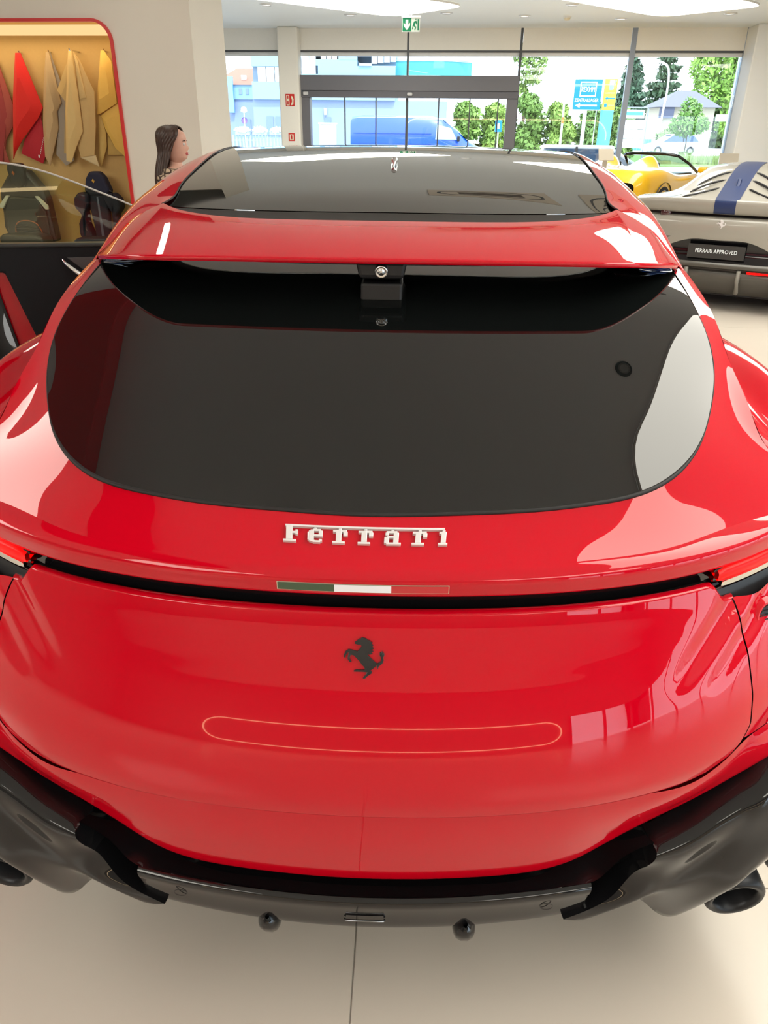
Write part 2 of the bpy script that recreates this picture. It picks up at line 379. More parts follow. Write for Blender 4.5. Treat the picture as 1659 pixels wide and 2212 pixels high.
# rolled top edge of the tailgate, dropping under the lamps
top = []
nx = 140
for (dy, dz) in ((.020, -.001), (.013, .003), (.006, .0028), (.0015, .0010)):
    row = []
    for u in np.linspace(-1, 1, nx):
        x = u*(xseam(.945)-.0016); z = .953-shelfdrop(x); p = tailface(x, min(z, .953)); row.append((p[0], p[1]+dy, z+dz))
    tg.append(row)
for z in zz:
    row = []
    for u in np.linspace(-1, 1, nx):
        x = u*(xseam(z)-.0016); k = max(0., min(1., (z-.82)/.133)); z2 = z-shelfdrop(x)*k
        row.append(tailface(x, z2))
    tg.append(row)
tg.append([(p[0], p[1]+.004, p[2]-.004) for p in tg[-1]]); tg.append([(p[0], p[1]+.022, p[2]-.004) for p in tg[-1]])
part(MB().grid(tg).build('tailgate', RED, smooth=True))
# dark void behind the shut lines
vd = []
for z in np.linspace(.94, .60, 20):
    vd.append([(x, float(Y0(np.array([max(z, .622)]))[0])+fr(x)+.030, z) for x in np.linspace(-.80, .80, 60)])
part(MB().grid(vd).build('inner_panel', SATINB, smooth=True))
# -------- bumper corners beside the tailgate
def corner(sg):
    g = []
    for z in np.linspace(.955, .672, 36):
        zz_ = max(z, .622); xs0 = xseam(max(z, .612)) if z > .60 else .50
        row = []
        xs_ = list(np.linspace(xs0+.0016, .86, 22))
        k = min(1, max(0, (.66-z)/.10))
        k2 = max(0., min(1., (z-.82)/.133))
        for x in xs_:
            zr = z-shelfdrop(x)*k2
            f_ = fr(x)*(1-k)+.26*x*x*k
            row.append((x, float(Y0(np.array([max(zr, .622)]))[0])+.012*k+f_+dent(x, zr), zr))
        pts = [row[-2], row[-1], (.935, 1.36-.10*k, row[-1][2]), (.985, 1.52-.08*k, row[-1][2]), (1.006, 1.75, row[-1][2]), (1.012, 1.98, row[-1][2])]
        row += [tuple(p) for p in curve(pts, 18)[4:]]
        g.append(row)
    g = np.array(g)
    if sg < 0: g = mir(g)[:, ::-1]
    return part(MB().grid(g).build('bumper_corner', RED, smooth=True))
corner(1); corner(-1)
# -------- lower bumper
LX = np.array([0, .1, .2, .279, .338, .398, .455, .513, .571, .610, .645, .675, .70, .735, .774, .82, .86, .90, .94, .97])
LZ = np.interp(LX, [0, .279, .338, .398, .455, .513, .571, .662, .774, .90, .97], [.403, .403, .407, .423, .456, .489, .515, .551, .595, .62, .63])
LT = np.interp(LX, [0, .5, .571, .610, .645, .675, .70, .73, 1], [.612, .609, .611, .615, .628, .648, .664, .669, .669])
LY = np.interp(LX, [.82, .86, .90, .94, .97], [0, 0, .06, .16, .29])          # extra sweep round the corner
rows = []
for fz in (0, .05, .25, .5, .75, .90, .97, 1.0, 1.0, 1.0):
    r = []
    for x, zb, zt, ye in zip(LX, LZ, LT, LY):
        under = 1-min(1, max(0, (x-.44)/.16)); under = under*under*(3-2*under)
        yt = float(Y0(np.array([max(zt, .624)]))[0])+fr(x)+dent(x, zt)+.018*under+.0005
        yb = .934+.26*x*x; e = fz*fz*(3-2*fz)*.5+fz*.5
        y = yt+(yb-yt)*e+ye-.006*math.sin(math.pi*fz)
        if fz == .97: y += .003
        r.append((x, y, zt+(zb-zt)*fz))
    rows.append(r)
rows[-3] = [(x, y+.010, z-.0005) for x, y, z in rows[-3]]; rows[-2] = [(x, y+.026, z+.002) for x, y, z in rows[-2]]; rows[-1] = [(x, y+.07, z+.006) for x, y, z in rows[-1]]
part(MB().grid(surf(rows, 70, 150, True)).build('rear_bumper', RED, smooth=True))
# -------- black shelf and centre plate of the diffuser
SX = [0, .1, .2, .279, .338, .398, .45, .482, .55, .626, .70, .759, .88, .97]
SB0z = [.402, .402, .402, .402, .406, .422, .452, .470, .503, .533, .563, .588, .615, .63]
SB1z = [.384, .384, .384, .385, .386, .389, .396, .437, .470, .505, .545, .589, .64, .66]
b0 = [(x, .990+.26*x*x, z-.034-.10*max(0, min(x, .75)-.45)) for x, z in zip(SX, SB0z)]
b1 = [(x, .912+.26*x*x, z) for x, z in zip(SX, SB1z)]
bmid = [((a[0]+b[0])/2, (a[1]+b[1])/2, (a[2]+b[2])/2-.001) for a, b in zip(b0, b1)]
b2 = [(x, y-.006, z-.004) for x, y, z in b1]
part(MB().grid(surf([b0, bmid, b1], 10, 140, True)).build('diffuser_shelf', GLOSSB, smooth=True))
PX = [0, .1, .2, .29, .38, .436]
pr = [[(x, .913+.26*x*x, .386) for x in PX], [(x, .905+.26*x*x, .380) for x in PX], [(x*.995, .906+.26*x*x, .362) for x in PX], [(x*.985, .916+.26*x*x, .315) for x in PX], [(x*.96, .930+.26*x*x, .277) for x in PX], [(x*.94, .950+.26*x*x, .268) for x in PX], [(x*.93, 1.05+.26*x*x, .262) for x in PX]]
pl = part(MB().grid(surf(pr, 40, 90, True)).build('diffuser_plate', GLOSSB, smooth=True))
for sg in (1, -1):
    e = [np.array(r[-1]) for r in pr]; e = [p*np.array([sg, 1, 1]) for p in e]
    q = [p+np.array([-.004*sg, .09, 0]) for p in e]
    part(MB().grid([e, q]).build('plate_side', GLOSSB))
# -------- exhaust surrounds with the two curved fins each side
cols = [
 [(.55, .984, .470), (.52, .980, .397), (.482, .970, .337), (.393, .952, .290)],
 [(.60, 1.0, .492), (.565, .975, .400), (.52, .965, .340), (.440, .960, .282)],
 [(.66, 1.02, .528), (.63, .990, .425), (.58, .975, .360), (.498, .975, .312)],
 [(.72, 1.04, .564), (.68, 1.00, .450), (.63, .982, .370), (.548, .99, .306)],
 [(.759, 1.055, .590), (.72, 1.00, .470), (.67, .985, .360), (.608, 1.02, .222)],
 [(.83, 1.09, .622), (.78, 1.01, .485), (.72, .985, .370), (.664, 1.03, .215)],
 [(.88, 1.12, .645), (.83, 1.03, .505), (.77, 1.005, .400), (.702, 1.05, .257)],
 [(.95, 1.18, .665), (.90, 1.07, .525), (.84, 1.035, .430), (.78, 1.075, .332)],
 [(1.0, 1.32, .68), (.97, 1.14, .55), (.92, 1.09, .47), (.86, 1.10, .392)]]
def surround(sg):
    N = np.array(cols).transpose(1, 0, 2)
    N = np.insert(N, 0, [(a[0][0]-.004, a[0][1]+.045, a[0][2]+.006) for a in cols], 0)
    P = surf(N, 44, 84)
    q_ = ((P[..., 0]-.715)*.82-(P[..., 2]-.365)*.57)**2/.075**2+((P[..., 0]-.715)*.57+(P[..., 2]-.365)*.82)**2/.035**2
    P[..., 1] -= .006*np.exp(-q_)*np.linspace(1, 0, P.shape[0])[:, None]**.5
    Q = P[-1]+np.array([0, .055, .006]); P = np.concatenate([P, (P[-1]+np.array([0, .006, -.004]))[None], Q[None]], 0)
    E = P[:, 0]+np.array([-.012, .06, 0]); P = np.concatenate([E[:, None], P], 1)
    if sg < 0: P = mir(P)[:, ::-1]
    return part(MB().grid(P).build('exhaust_surround', GLOSSB, smooth=True, autos=.9))
surround(1); surround(-1)
# tailpipes
PIPE = mat('dark_pipe', (0.02, 0.021, 0.024), 0.38, metal=0.6)
for sg in (1, -1):
    for (px, py, pz) in ((.757, 1.020, .272), (.897, 1.088, .318)):
        ax = Vector((-.10*sg, 1, .18)).normalized()
        M = frame((px*sg, py, pz), ax.cross(Vector((0, 0, 1))), ax.cross(ax.cross(Vector((0, 0, 1)))))
        M = Matrix.Translation((px*sg, py, pz)) @ ax.to_track_quat('Z', 'Y').to_matrix().to_4x4()
        prof = [(.040, .30), (.040, .05), (.043, .012), (.0475, .002), (.056, 0), (.0615, .006), (.063, .016), (.063, .12), (.064, .30)]
        part(MB().lathe(prof, 40, M).build('tailpipe', PIPE, smooth=True))
        part(MB().lathe([(.0, .06), (.040, .06)], 24, M).build('pipe_bore', SATINB))
# small strakes, tow cover, sensors
for (sx, sz) in ((-.184, .250), (.200, .246)):
    o = []
    for (y, z, wd) in [(.928, .050, .006), (.922, .036, .018), (.930, .010, .0225), (.944, -.014, .019), (.962, -.028, .011), (.99, -.032, .004)]:
        o.append([(sx-wd, y+.05, sz+z), (sx-wd*.95, y+.012, sz+z), (sx-.3*wd, y-.006, sz+z), (sx+.3*wd, y-.006, sz+z), (sx+wd*.95, y+.012, sz+z), (sx+wd, y+.05, sz+z)])
    part(MB().grid(surf(o, 16, 16)).build('strake', GLOSSB, smooth=True))
part(MB().tube([(-.032, .9125, .3255), (-.03, .9085, .3262), (.042, .9085, .3262), (.044, .9125, .3255)], .0022, 8).build('tow_cover', CHROME2, smooth=True))
for sx in (-.352, .352):
    M = Matrix.Translation((sx, .9085+.26*sx*sx, .342)) @ Vector((0, 1, .2)).to_track_quat('Z', 'Y').to_matrix().to_4x4()
    part(MB().lathe([(.0112, .0006), (.0122, -.0006), (.0132, .0006)], 24, M).build('parking_sensor', GLOSSB, smooth=True))
# underside
part(MB().box(-.86, .86, 1.20, 5.5, .20, .26).build('underbody', SATINB))
# -------- quarter panels and flanks
q1 = R1[6:]
q2 = [(.875, 1.37, 1.025), (.835, 1.46, 1.078), (.815, 1.57, 1.108), (.802, 1.70, 1.142), (.792, 1.86, 1.185), (.785, 2.08, 1.24)]
q3 = [(.905, 1.40, 1.01), (.885, 1.50, 1.055), (.865, 1.64, 1.095), (.845, 1.78, 1.125), (.835, 1.98, 1.145), (.83, 2.2, 1.14)]
q4 = [(.95, 1.45, .995), (.95, 1.56, 1.06), (.95, 1.72, 1.125), (.945, 1.90, 1.15), (.935, 2.15, 1.15), (.93, 2.45, 1.12)]
q5 = [(.977, 1.49, .955), (.990, 1.60, 1.005), (1.0, 1.76, 1.05), (1.003, 1.94, 1.06), (1.0, 2.18, 1.06), (.985, 2.48, 1.03)]
q6 = [(.985, 1.53, .86), (1.003, 1.65, .88), (1.012, 1.80, .89), (1.014, 1.97, .90), (1.012, 2.2, .90), (1.0, 2.5, .88)]
for sg in (1, -1):
    P = surf([q1, q2, q3, q4, q5, q6], 40, 50)
    if sg < 0: P = mir(P)[:, ::-1]
    part(MB().grid(P).build('rear_fender', RED, smooth=True))
# wheel positions
WY = (1.90, 4.918); WR = .375
def flank(sg):
    g = []
    ys = np.linspace(1.62, 5.5, 90)
    for y in ys:
        zb = .30
        for wy in WY:
            d = abs(y-wy)
            if d < WR+.04: zb = max(zb, WR+math.sqrt((WR+.04)**2-d*d)*1.0)
        ztop = .90 if y < 2.5 else 1.02-.02*max(0, y-4.0)
        xw = np.interp(y, [1.6, 1.97, 2.5, 3.2, 4.2, 4.9, 5.5], [1.0, 1.014, 1.0, .97, .985, 1.0, .93])
        waist = .035*math.exp(-((y-3.4)/.8)**2)
        row = [(xw-(.02 if y > 2.4 else 0), y, ztop)]
        for t in np.linspace(.05, 1, 10): row.append((xw-waist*math.sin(t*3.1)-.03*t*t, y, ztop+(zb-ztop)*t))
        row.append((xw-.10, y, zb-.004))
        g.append(row)
    g = np.array(g)
    if sg < 0: g = mir(g)[::-1]
    return part(MB().grid(g).build('body_side', RED, smooth=True))
flank(1); flank(-1)
# wheels: tyre > rim
TYRE = mat('tyre_rubber', (0.015, 0.015, 0.016), 0.8); RIM = mat('dark_alloy', (0.10, 0.10, 0.11), 0.3, metal=0.9)
for wy in WY:
    for sg in (1, -1):
        M = Matrix.Translation((.985*sg, wy, WR)) @ Matrix.Rotation(math.pi/2*sg, 4, 'Y')
        t = part(MB().lathe([(.29, -.26), (.35, -.265), (.372, -.24), (.375, -.13), (.372, -.02), (.35, .0), (.29, -.005), (.285, -.03)], 48, M).build('wheel', TYRE, smooth=True))
        m = MB().lathe([(.29, -.02), (.275, -.03), (.27, -.2), (0.02, -.2)], 36, M)
        for k in range(10):
            a = 2*math.pi*k/10; m.tube([M @ Vector((.03*math.cos(a), .03*math.sin(a), -.03)), M @ Vector((.275*math.cos(a), .275*math.sin(a), -.02))], [.018, .013], 6)
        m.lathe([(0, -.012), (.045, -.014), (.05, -.03)], 20, M)
        r = m.build('rim', RIM, smooth=True); r.parent = t
        r.matrix_parent_inverse = Matrix.Identity(4)
        m = MB().lathe([(WR+.045, -.30), (WR+.045, .005)], 40, M); part(m.build('wheel_arch', SATINB, smooth=True))
# -------- roof
def rowsx(data): return data
roofS = [ # y, half width of glass, z centre, z edge
 (2.10, .60, 1.466, 1.458), (2.25, .605, 1.492, 1.474), (2.42, .632, 1.512, 1.494), (2.75, .667, 1.545, 1.527), (3.3, .722, 1.583, 1.563), (3.8, .742, 1.592, 1.572), (4.15, .735, 1.572, 1.55)]
g = []
for k, u in enumerate((0, .25, .5, .75, .92, 1.0)):
    r = []
    for i, (y, hw, zc_, ze) in enumerate(roofS):
        yy = y
        if i == 0: yy = 2.10+.075*u**3
        elif i == 1: yy = 2.25+.0*u
        r.append((hw*u, yy, zc_+(ze-zc_)*u**2.2+( .008*u**3 if i == 0 else 0)))
    g.append(r)
g = np.array(g).transpose(1, 0, 2)
part(MB().grid(surf(g, 60, 80, True)).build('roof_glass', DGLASS, smooth=True))
rk = [(x, 2.10+.075*(x/.6)**3-.002, 1.466+(-.008)*(x/.6)**2.2+.008*(x/.6)**3-.002) for x in (0, .15, .3, .45, .55, .6)]
part(MB().grid(surf([rk, [(x, y-.05, z-.016) for x, y, z in rk], [(x, y-.115, z-.040) for x, y, z in rk], [(x, y-.125, z-.048) for x, y, z in rk], [(x, y-.06, z-.062) for x, y, z in rk]], 20, 50, True)).build('roof_trim', DGLASS, smooth=True))
ri = [(.738, 1.94, 1.353), (.698, 1.985, 1.396), (.664, 2.06, 1.437), (.612, 2.16, 1.472), (.610, 2.25, 1.479), (.634, 2.42, 1.496), (.669, 2.75, 1.529), (.724, 3.3, 1.565), (.744, 3.8, 1.574), (.737, 4.15, 1.552)]
rm = [(.742, 1.947, 1.353), (.720, 2.00, 1.393), (.702, 2.08, 1.432), (.680, 2.19, 1.465), (.674, 2.29, 1.482), (.692, 2.43, 1.498), (.722, 2.75, 1.529), (.758, 3.3, 1.563), (.77, 3.8, 1.570), (.765, 4.15, 1.545)]
ro = [(.746, 1.955, 1.350), (.738, 2.02, 1.382), (.732, 2.11, 1.420), (.728, 2.22, 1.452), (.730, 2.31, 1.469), (.740, 2.45, 1.484), (.762, 2.75, 1.510), (.782, 3.3, 1.540), (.79, 3.8, 1.545), (.785, 4.15, 1.515)]
rs = [(.754, 1.965, 1.333), (.752, 2.04, 1.358), (.750, 2.13, 1.385), (.752, 2.24, 1.412), (.756, 2.33, 1.428), (.764, 2.48, 1.440), (.782, 2.75, 1.46), (.80, 3.3, 1.485), (.806, 3.8, 1.49), (.80, 4.15, 1.46)]
for sg in (1, -1):
    P = surf([ri, rm, ro, rs], 16, 90)
    if sg < 0: P = mir(P)[:, ::-1]
    part(MB().grid(P).build('roof_rail', RED, smooth=True))
    L = np.array(ri)*np.array([sg, 1, 1])+np.array([0, 0, .001]); part(MB().tube(curve(L[3:], 60), .0022, 6).build('roof_seal', RUBBER, smooth=True))
    # side windows
    sb = [(.785, 2.08, 1.24), (.793, 2.15, 1.21), (.802, 2.24, 1.17), (.815, 2.35, 1.13), (.83, 2.5, 1.10), (.84, 2.6, 1.09), (.86, 2.85, 1.08), (.88, 3.3, 1.07), (.89, 3.8, 1.06), (.89, 4.15, 1.05)]
    P = surf([rs, [tuple(.5*np.array(a)+.5*np.array(b)+np.array([.012, 0, 0])) for a, b in zip(rs, sb)], sb], 14, 80)
    if sg < 0: P = mir(P)[:, ::-1]
    part(MB().grid(P).build('side_window', DGLASS, smooth=True))
    sh = [(.93, 2.2, 1.09), (.935, 2.45, 1.08), (.94, 2.6, 1.07), (.945, 2.85, 1.06), (.95, 3.3, 1.05), (.96, 3.8, 1.04), (.965, 4.15, 1.03)]
    P = surf([sb[3:], sh, [(x+.04, y, z-.06) for x, y, z in sh]], 10, 60)
    if sg < 0: P = mir(P)[:, ::-1]
    part(MB().grid(P).build('shoulder', RED, smooth=True))
# windscreen, bonnet and nose (hidden from here, simple but closed)
ws = [[(0, 4.15, 1.572), (.4, 4.15, 1.565), (.735, 4.15, 1.55)], [(0, 4.6, 1.36), (.45, 4.55, 1.35), (.79, 4.4, 1.32)], [(0, 5.0, 1.08), (.5, 4.9, 1.07), (.86, 4.6, 1.05)]]
part(MB().grid(surf(ws, 14, 30, True)).build('windscreen', DGLASS, smooth=True))
bn = [[(0, 4.98, 1.09), (.5, 4.88, 1.08), (.90, 4.5, 1.04), (.99, 4.3, .95)], [(0, 5.3, 1.0), (.5, 5.25, 1.0), (.90, 5.0, .98), (1.0, 4.95, .85)], [(0, 5.7, .80), (.5, 5.62, .80), (.86, 5.45, .78), (.94, 5.4, .70)], [(0, 5.86, .55), (.5, 5.80, .55), (.82, 5.6, .53), (.92, 5.5, .50)], [(0, 5.84, .25), (.5, 5.78, .25), (.82, 5.6, .25), (.92, 5.5, .25)]]
part(MB().grid(surf(bn, 30, 40, True)).build('bonnet', RED, smooth=True))
# -------- roof spoiler
ss = np.linspace(-1, 1, 161); sa = np.abs(ss); sg_ = np.sign(ss)
lx = .712*sa; ly = 1.65+.06*lx**2+3.7*np.clip(lx-.46, 0, None)**2; lz = 1.6645-.1502*ly       # trailing edge: level to the eye, tips swept forward to the pillars
fe = curve([(0, 1.97, 1.458), (.211, 1.972, 1.458), (.403, 1.99, 1.461), (.53, 2.055, 1.468), (.605, 2.15, 1.476)], 120)
se = curve([(.605, 2.15, 1.476), (.648, 2.085, 1.455), (.680, 2.01, 1.424), (.700, 1.955, 1.392), (.712, float(ly[-1]), float(lz[-1]))], 60)
def edge(t):
    if t <= .80: i = t/.80*119; A = fe
    else: i = (t-.80)/.20*59; A = se
    k = int(min(i, len(A)-2)); return A[k]+(A[k+1]-A[k])*(i-k)
FE = np.array([edge(t) for t in sa])
def sprow(q, dz=0, dy=0):
    X = lx+(FE[:, 0]-lx)*q; Y = ly+(FE[:, 1]-ly)*q; Z = lz+(FE[:, 2]-lz)*q+.022*q*(1-q)*np.clip((1-sa)*5, 0, 1)
    return np.stack([X*sg_, Y+dy, Z+dz], -1)
top = [sprow(0, -.0105, .0015), sprow(0, -.0045, -.0022), sprow(0, -.0008, -.0006), sprow(0, .0004, .003), sprow(.03)]+[sprow(q) for q in np.linspace(.06, 1, 30)]
part(MB().grid(top).build('roof_spoiler', RED, smooth=True))
bot = [sprow(1), sprow(1, -.008, -.003), sprow(.98, -.012, 0)]+[sprow(q, -.012-.012*math.sin(math.pi*q)) for q in np.linspace(.94, .06, 20)]+[sprow(.012, -.0115), sprow(0, -.0105, .0015)]
part(MB().grid(bot).build('spoiler_underside', GLOSSB, smooth=True))
# camera pod under the spoiler
cp = MB().add([(-.056, 1.672, 1.408), (.056, 1.672, 1.408), (.048, 1.672, 1.372), (-.048, 1.672, 1.372), (-.056, 1.84, 1.42), (.056, 1.84, 1.42), (.044, 1.80, 1.350), (-.044, 1.80, 1.350)], [(0, 1, 2, 3), (4, 7, 6, 5), (0, 4, 5, 1), (3, 2, 6, 7), (0, 3, 7, 4), (1, 5, 6, 2)])
part(cp.build('camera_pod', SATINB, bevel=.008))
part(MB().box(-.046, .046, 1.685, 1.81, 1.30, 1.36).build('pod_base', SATINB, bevel=.006))
M = Matrix.Translation((.0, 1.664, 1.388)) @ Matrix.Scale(.82, 4) @ Vector((0, -1, -.25)).to_track_quat('Z', 'Y').to_matrix().to_4x4()
part(MB().lathe([(0, .006), (.008, .005), (.011, .0), (.013, .004), (.017, .003), (.018, -.012)], 24, M).build('reversing_camera', CHROME, smooth=True))
# roof fin
part(MB().tube([(0, 2.76, 1.545), (0, 2.79, 1.565), (0, 2.86, 1.562), (0, 2.92, 1.552)], [.004, .010, .012, .006], 8).build('roof_antenna', CHROME, smooth=True))
# -------- tail lamps
LRED = mat('lamp_red', (0.75, 0.004, 0.004), 0.35, coat=0, spec=.2, emit=(1, 0.0, 0.0), estr=1.3); LSIL = mat('lamp_silver', (0.62, 0.60, 0.55), 0.15, metal=0.9)
for sg in (1, -1):
    def bar(x0, zt, zb, y0, dep, nm, m):
        rr = []
        X = np.linspace(x0, .97, 26)
        for i, x in enumerate(X):
            e = min(1, (x-x0)/.018+.25); e = math.sqrt(max(0, 1-(1-e)**2))
            zc_ = (zt+zb)/2+(.02*(x-.62)); h = (zt-zb)/2*e; y = y0+fr(x)
            rr.append([(x*sg, y+dep, zc_+h), (x*sg, y+.004, zc_+h), (x*sg, y, zc_+h*.7), (x*sg, y, zc_-h*.7), (x*sg, y+.004, zc_-h), (x*sg, y+dep, zc_-h)])
        P = np.array(rr)
        if sg > 0: P = P[::-1]
        return part(MB().grid(P).build(nm, m, smooth=True, autos=.9))
    bar(.608, .983, .950, 1.024, .03, 'lamp_housing', GLOSSB)
    bar(.614, .982, .957, 1.016, .03, 'tail_lamp', LRED)
    bar(.630, .9535, .938, 1.024, .03, 'lamp_trim', LSIL)
    bar(.625, .936, .928, 1.032, .03, 'lamp_base', GLOSSB)
# side vents with black mesh
for sg in (1, -1):
    cx, cz = .745, .862
    y_ = float(Y0(np.array([.862]))[0])+fr(.745)
    M = Matrix.Translation((cx*sg, y_+.002, cz)) @ Vector((.42*sg, -1, .35)).to_track_quat('Z', 'Y').to_matrix().to_4x4()
    part(MB().lathe([(.026, -.006), (.030, .004), (.034, .004), (.040, -.008)], 32, M).build('vent_rim', RED, smooth=True))
    v = part(MB().lathe([(0, .001), (.029, .001)], 32, M).build('vent', SATINB))
    m = MB()
    for k in range(7):
        t = -.024+.008*k; hw = math.sqrt(max(0, .028**2-t*t)); m.tube([M @ Vector((-hw, t, .003)), M @ Vector((hw, t, .003))], .0014, 5)
    part(m.build('vent_slats', RUBBER))
# -------- script badge: each letter of strokes, hung from one long bar
def deck_point(x, t):
    """point on the rear deck, t metres up from the fold"""
    X = ringP[-1][:, 0]; k = int(np.clip(np.searchsorted(X[45:105], x)+45, 1, len(X)-1)); w_ = (x-X[k-1])/(X[k]-X[k-1])
    colp = (ringP[:, k-1]*(1-w_)+ringP[:, k]*w_)[::-1]
    d = np.concatenate([[0], np.cumsum(np.linalg.norm(np.diff(colp, axis=0), axis=1))])
    return np.array([np.interp(t, d, colp[:, k]) for k in range(3)])
def letter(strokes, x0, sc, t0):
    m = MB()
    for (a, b, c, d) in strokes:                     # x0 x1 y0 y1 in letter units
        n = 2; X = np.linspace(x0+a*sc, x0+b*sc, n); T = np.linspace(t0+c*sc, t0+d*sc, n)
        lo = [[deck_point(x, t)+np.array([0, .0, -.001]) for x in X] for t in T]
        up = Vector((0, -.42, .9)); hi = [[p+np.array(up)*.0065 for p in r] for r in lo]
        v = [tuple(lo[0][0]), tuple(lo[0][1]), tuple(lo[1][1]), tuple(lo[1][0]), tuple(hi[0][0]), tuple(hi[0][1]), tuple(hi[1][1]), tuple(hi[1][0])]
        m.add(v, [(0,3,2,1),(4,5,6,7),(0,1,5,4),(1,2,6,5),(2,3,7,6),(3,0,4,7)])
    return m
GL = {
 'F': [(.00, .62, 0, .13), (.14, .44, .13, 1.0), (.44, .62, .50, .62), (.58, .70, .42, .72)],
 'e': [(.06, .30, .08, .70), (.0, .06, .14, .62), (.24, .62, .68, .80), (.14, .30, .62, .76), (.52, .70, .42, .72), (.30, .70, .36, .48), (.24, .60, .0, .12), (.14, .34, .04, .14), (.54, .68, .06, .22), (.30, .42, .80, .88)],
 'r': [(.00, .58, 0, .12), (.16, .42, .12, .68), (.02, .42, .66, .78), (.42, .66, .66, .80), (.50, .70, .46, .70), (.28, .42, .78, .88)],
 'a': [(.10, .60, .68, .80), (.06, .22, .54, .72), (.44, .68, .10, .72), (.14, .50, .40, .52), (.02, .24, .08, .44), (.12, .56, .0, .12), (.52, .80, .0, .12), (.32, .46, .80, .88)],
 'i': [(.00, .44, 0, .12), (.12, .36, .12, .76), (.02, .36, .66, .78), (.16, .30, .76, .88)]}
script = part(MB().build('script_badge'))
script['label'] = 'silver script lettering hung from one long bar'
sc_ = .0345; bx = -.1345; t0 = .0445
BADGE = WPLAST
bar = letter([(0, 1, 0, 1)], 0, .001, t0)
bm_ = MB()
for k in range(12):
    a, b = bx+.0035+(k/12)*.2545, bx+.0035+((k+1)/12)*.2545
    q = letter([(0, (b-a)/sc_, .90, 1.0)], a, sc_, t0); bm_.add(q.v, q.f)
def bpart(o): o.parent = script; o.matrix_parent_inverse = Matrix.Identity(4); return o
bpart(bm_.build('bar', BADGE))
for ch, off in zip('Ferrari', (0, 152, 305, 460, 618, 788, 950)):
    bpart(letter(GL[ch], bx+off*.000262, sc_, t0).build('letter', BADGE, bevel=.0006))
# -------- tricolour strip on the lip
def strip(x0, x1, z0, z1, off):
    g = []
    for z in (z0, z1):
        g.append([(x, 1.0206+fr(x)-off+(.0035 if z < .995 else 0)*(.995-z)/.011, z) for x in np.linspace(x0, x1, 10)])
    return MB().grid(g[::-1])
tri = part(strip(-.1425, .1375, .9925, 1.0085, .0014).build('tricolour_badge', mat('badge_edge', (.75, .68, .52), .25, metal=.6)))
tri['label'] = 'slim green, white and red enamel strip'
for k, (nm, c) in enumerate((('green_field', (.035, .075, .035)), ('white_field', (.78, .80, .88)), ('red_field', (.50, .012, .02)))):
    a = -.1412+k*.09253
    bpart2 = strip(a, a+.0925, .9938, 1.0072, .0024).build(nm, mat(nm, c, .2, coat=.6)); bpart2.parent = tri; bpart2.matrix_parent_inverse = Matrix.Identity(4)
# -------- rearing horse emblem
HP = [(668,845),(672,853),(690,858),(708,857),(714,868),(700,885),(688,896),(672,893),(650,887),(630,885),(612,899),(602,920),(600,936),(609,937),(615,922),(626,906),(634,906),(628,925),(626,944),(640,963),(652,963),(650,954),(638,940),(646,919),(665,922),(682,938),(702,956),(717,976),(734,992),(738,1005),(720,1008),(690,1005),(668,1011),(667,1019),(690,1019),(722,1019),(752,1021),(744,1035),(728,1052),(726,1060),(740,1059),(756,1043),(780,1028),(783,1017),(772,1010),(788,1000),(804,986),(809,978),(815,986),(812,998),(820,1000),(824,985),(836,976),(848,966),(856,946),(853,930),(859,915),(855,899),(849,909),(844,889),(837,904),(829,898),(829,918),(838,932),(838,950),(828,961),(812,966),(798,955),(780,940),(757,921),(752,913),(766,916),(785,910),(776,902),(790,896),(779,887),(791,878),(780,868),(789,858),(777,852),(783,840),(769,839),(768,828),(753,829),(742,818),(728,816),(712,811),(708,820),(695,822),(685,832),(672,838)]
hs = .000259
def horse_outline(s, cx=735, cy=936): return [((x-cx)*s, -(y-cy)*s) for x, y in HP]
HB = mat('black_chrome', (.025, .025, .026), .28, metal=.5, coat=.4)
hp_ = horse_outline(hs)
hp3 = [(x, y*1.06) for x, y in hp_]
zc_h = .889; yh = float(Y0(np.array([zc_h]))[0])
Mh = frame((.003, yh-.0005, zc_h), (1, 0, 0), (0, .45, .89))
hz = MB().prism(hp3, .004, Mh)
part(hz.build('horse_emblem', HB, bevel=.0008))['label'] = 'small dark rearing horse emblem'
# -------- open front door on the left, seen from inside
dr_ = Vector((-1.1, -.45, 0)).normalized(); hg = Vector((-1.0, 4.45, 0)); nrm = Vector((dr_.y, -dr_.x, 0))   # nrm points back to the viewer
if nrm.y > 0: nrm = -nrm
MD = frame(hg, dr_, (0, 0, 1))
sgn = 1 if (MD.to_3x3() @ Vector((0, 0, 1))).dot(nrm) > 0 else -1
def dpoly(pts, d0, d1, nm, m, **k):
    a, b = sgn*d0, sgn*d1
    M = MD @ Matrix.Translation((0, 0, a)); return part(MB().prism(pts, b-a, M).build(nm, m, **k))
DTRIM = mat('door_leather', (.006, .008, .011), .5, spec=.25, bump=.06, bscale=160)
door = dpoly([(.02, 1.060), (1.30, 1.085), (1.31, .98), (1.205, .955), (1.20, .84), (1.16, .55), (1.05, .33), (.05, .33), (-.02, .6)], -.10, -.012, 'front_door', RED, bevel=.012)
def dchild(o): o.parent = door; o.matrix_parent_inverse = Matrix.Identity(4); return o
def dp2(*a, **k): return dchild(dpoly(*a, **k))
dp2([(.03, 1.075), (1.295, 1.104), (1.30, .985), (1.15, .962), (1.062, .63), (1.02, .36), (.06, .36), (0, .6)], -.012, .03, 'door_card', DTRIM, bevel=.010)
dp2([(.03, 1.083), (1.29, 1.112), (1.29, 1.092), (.03, 1.063)], -.03, .045, 'door_ledge', mat('ledge', (.03, .036, .036), .35), bevel=.008)
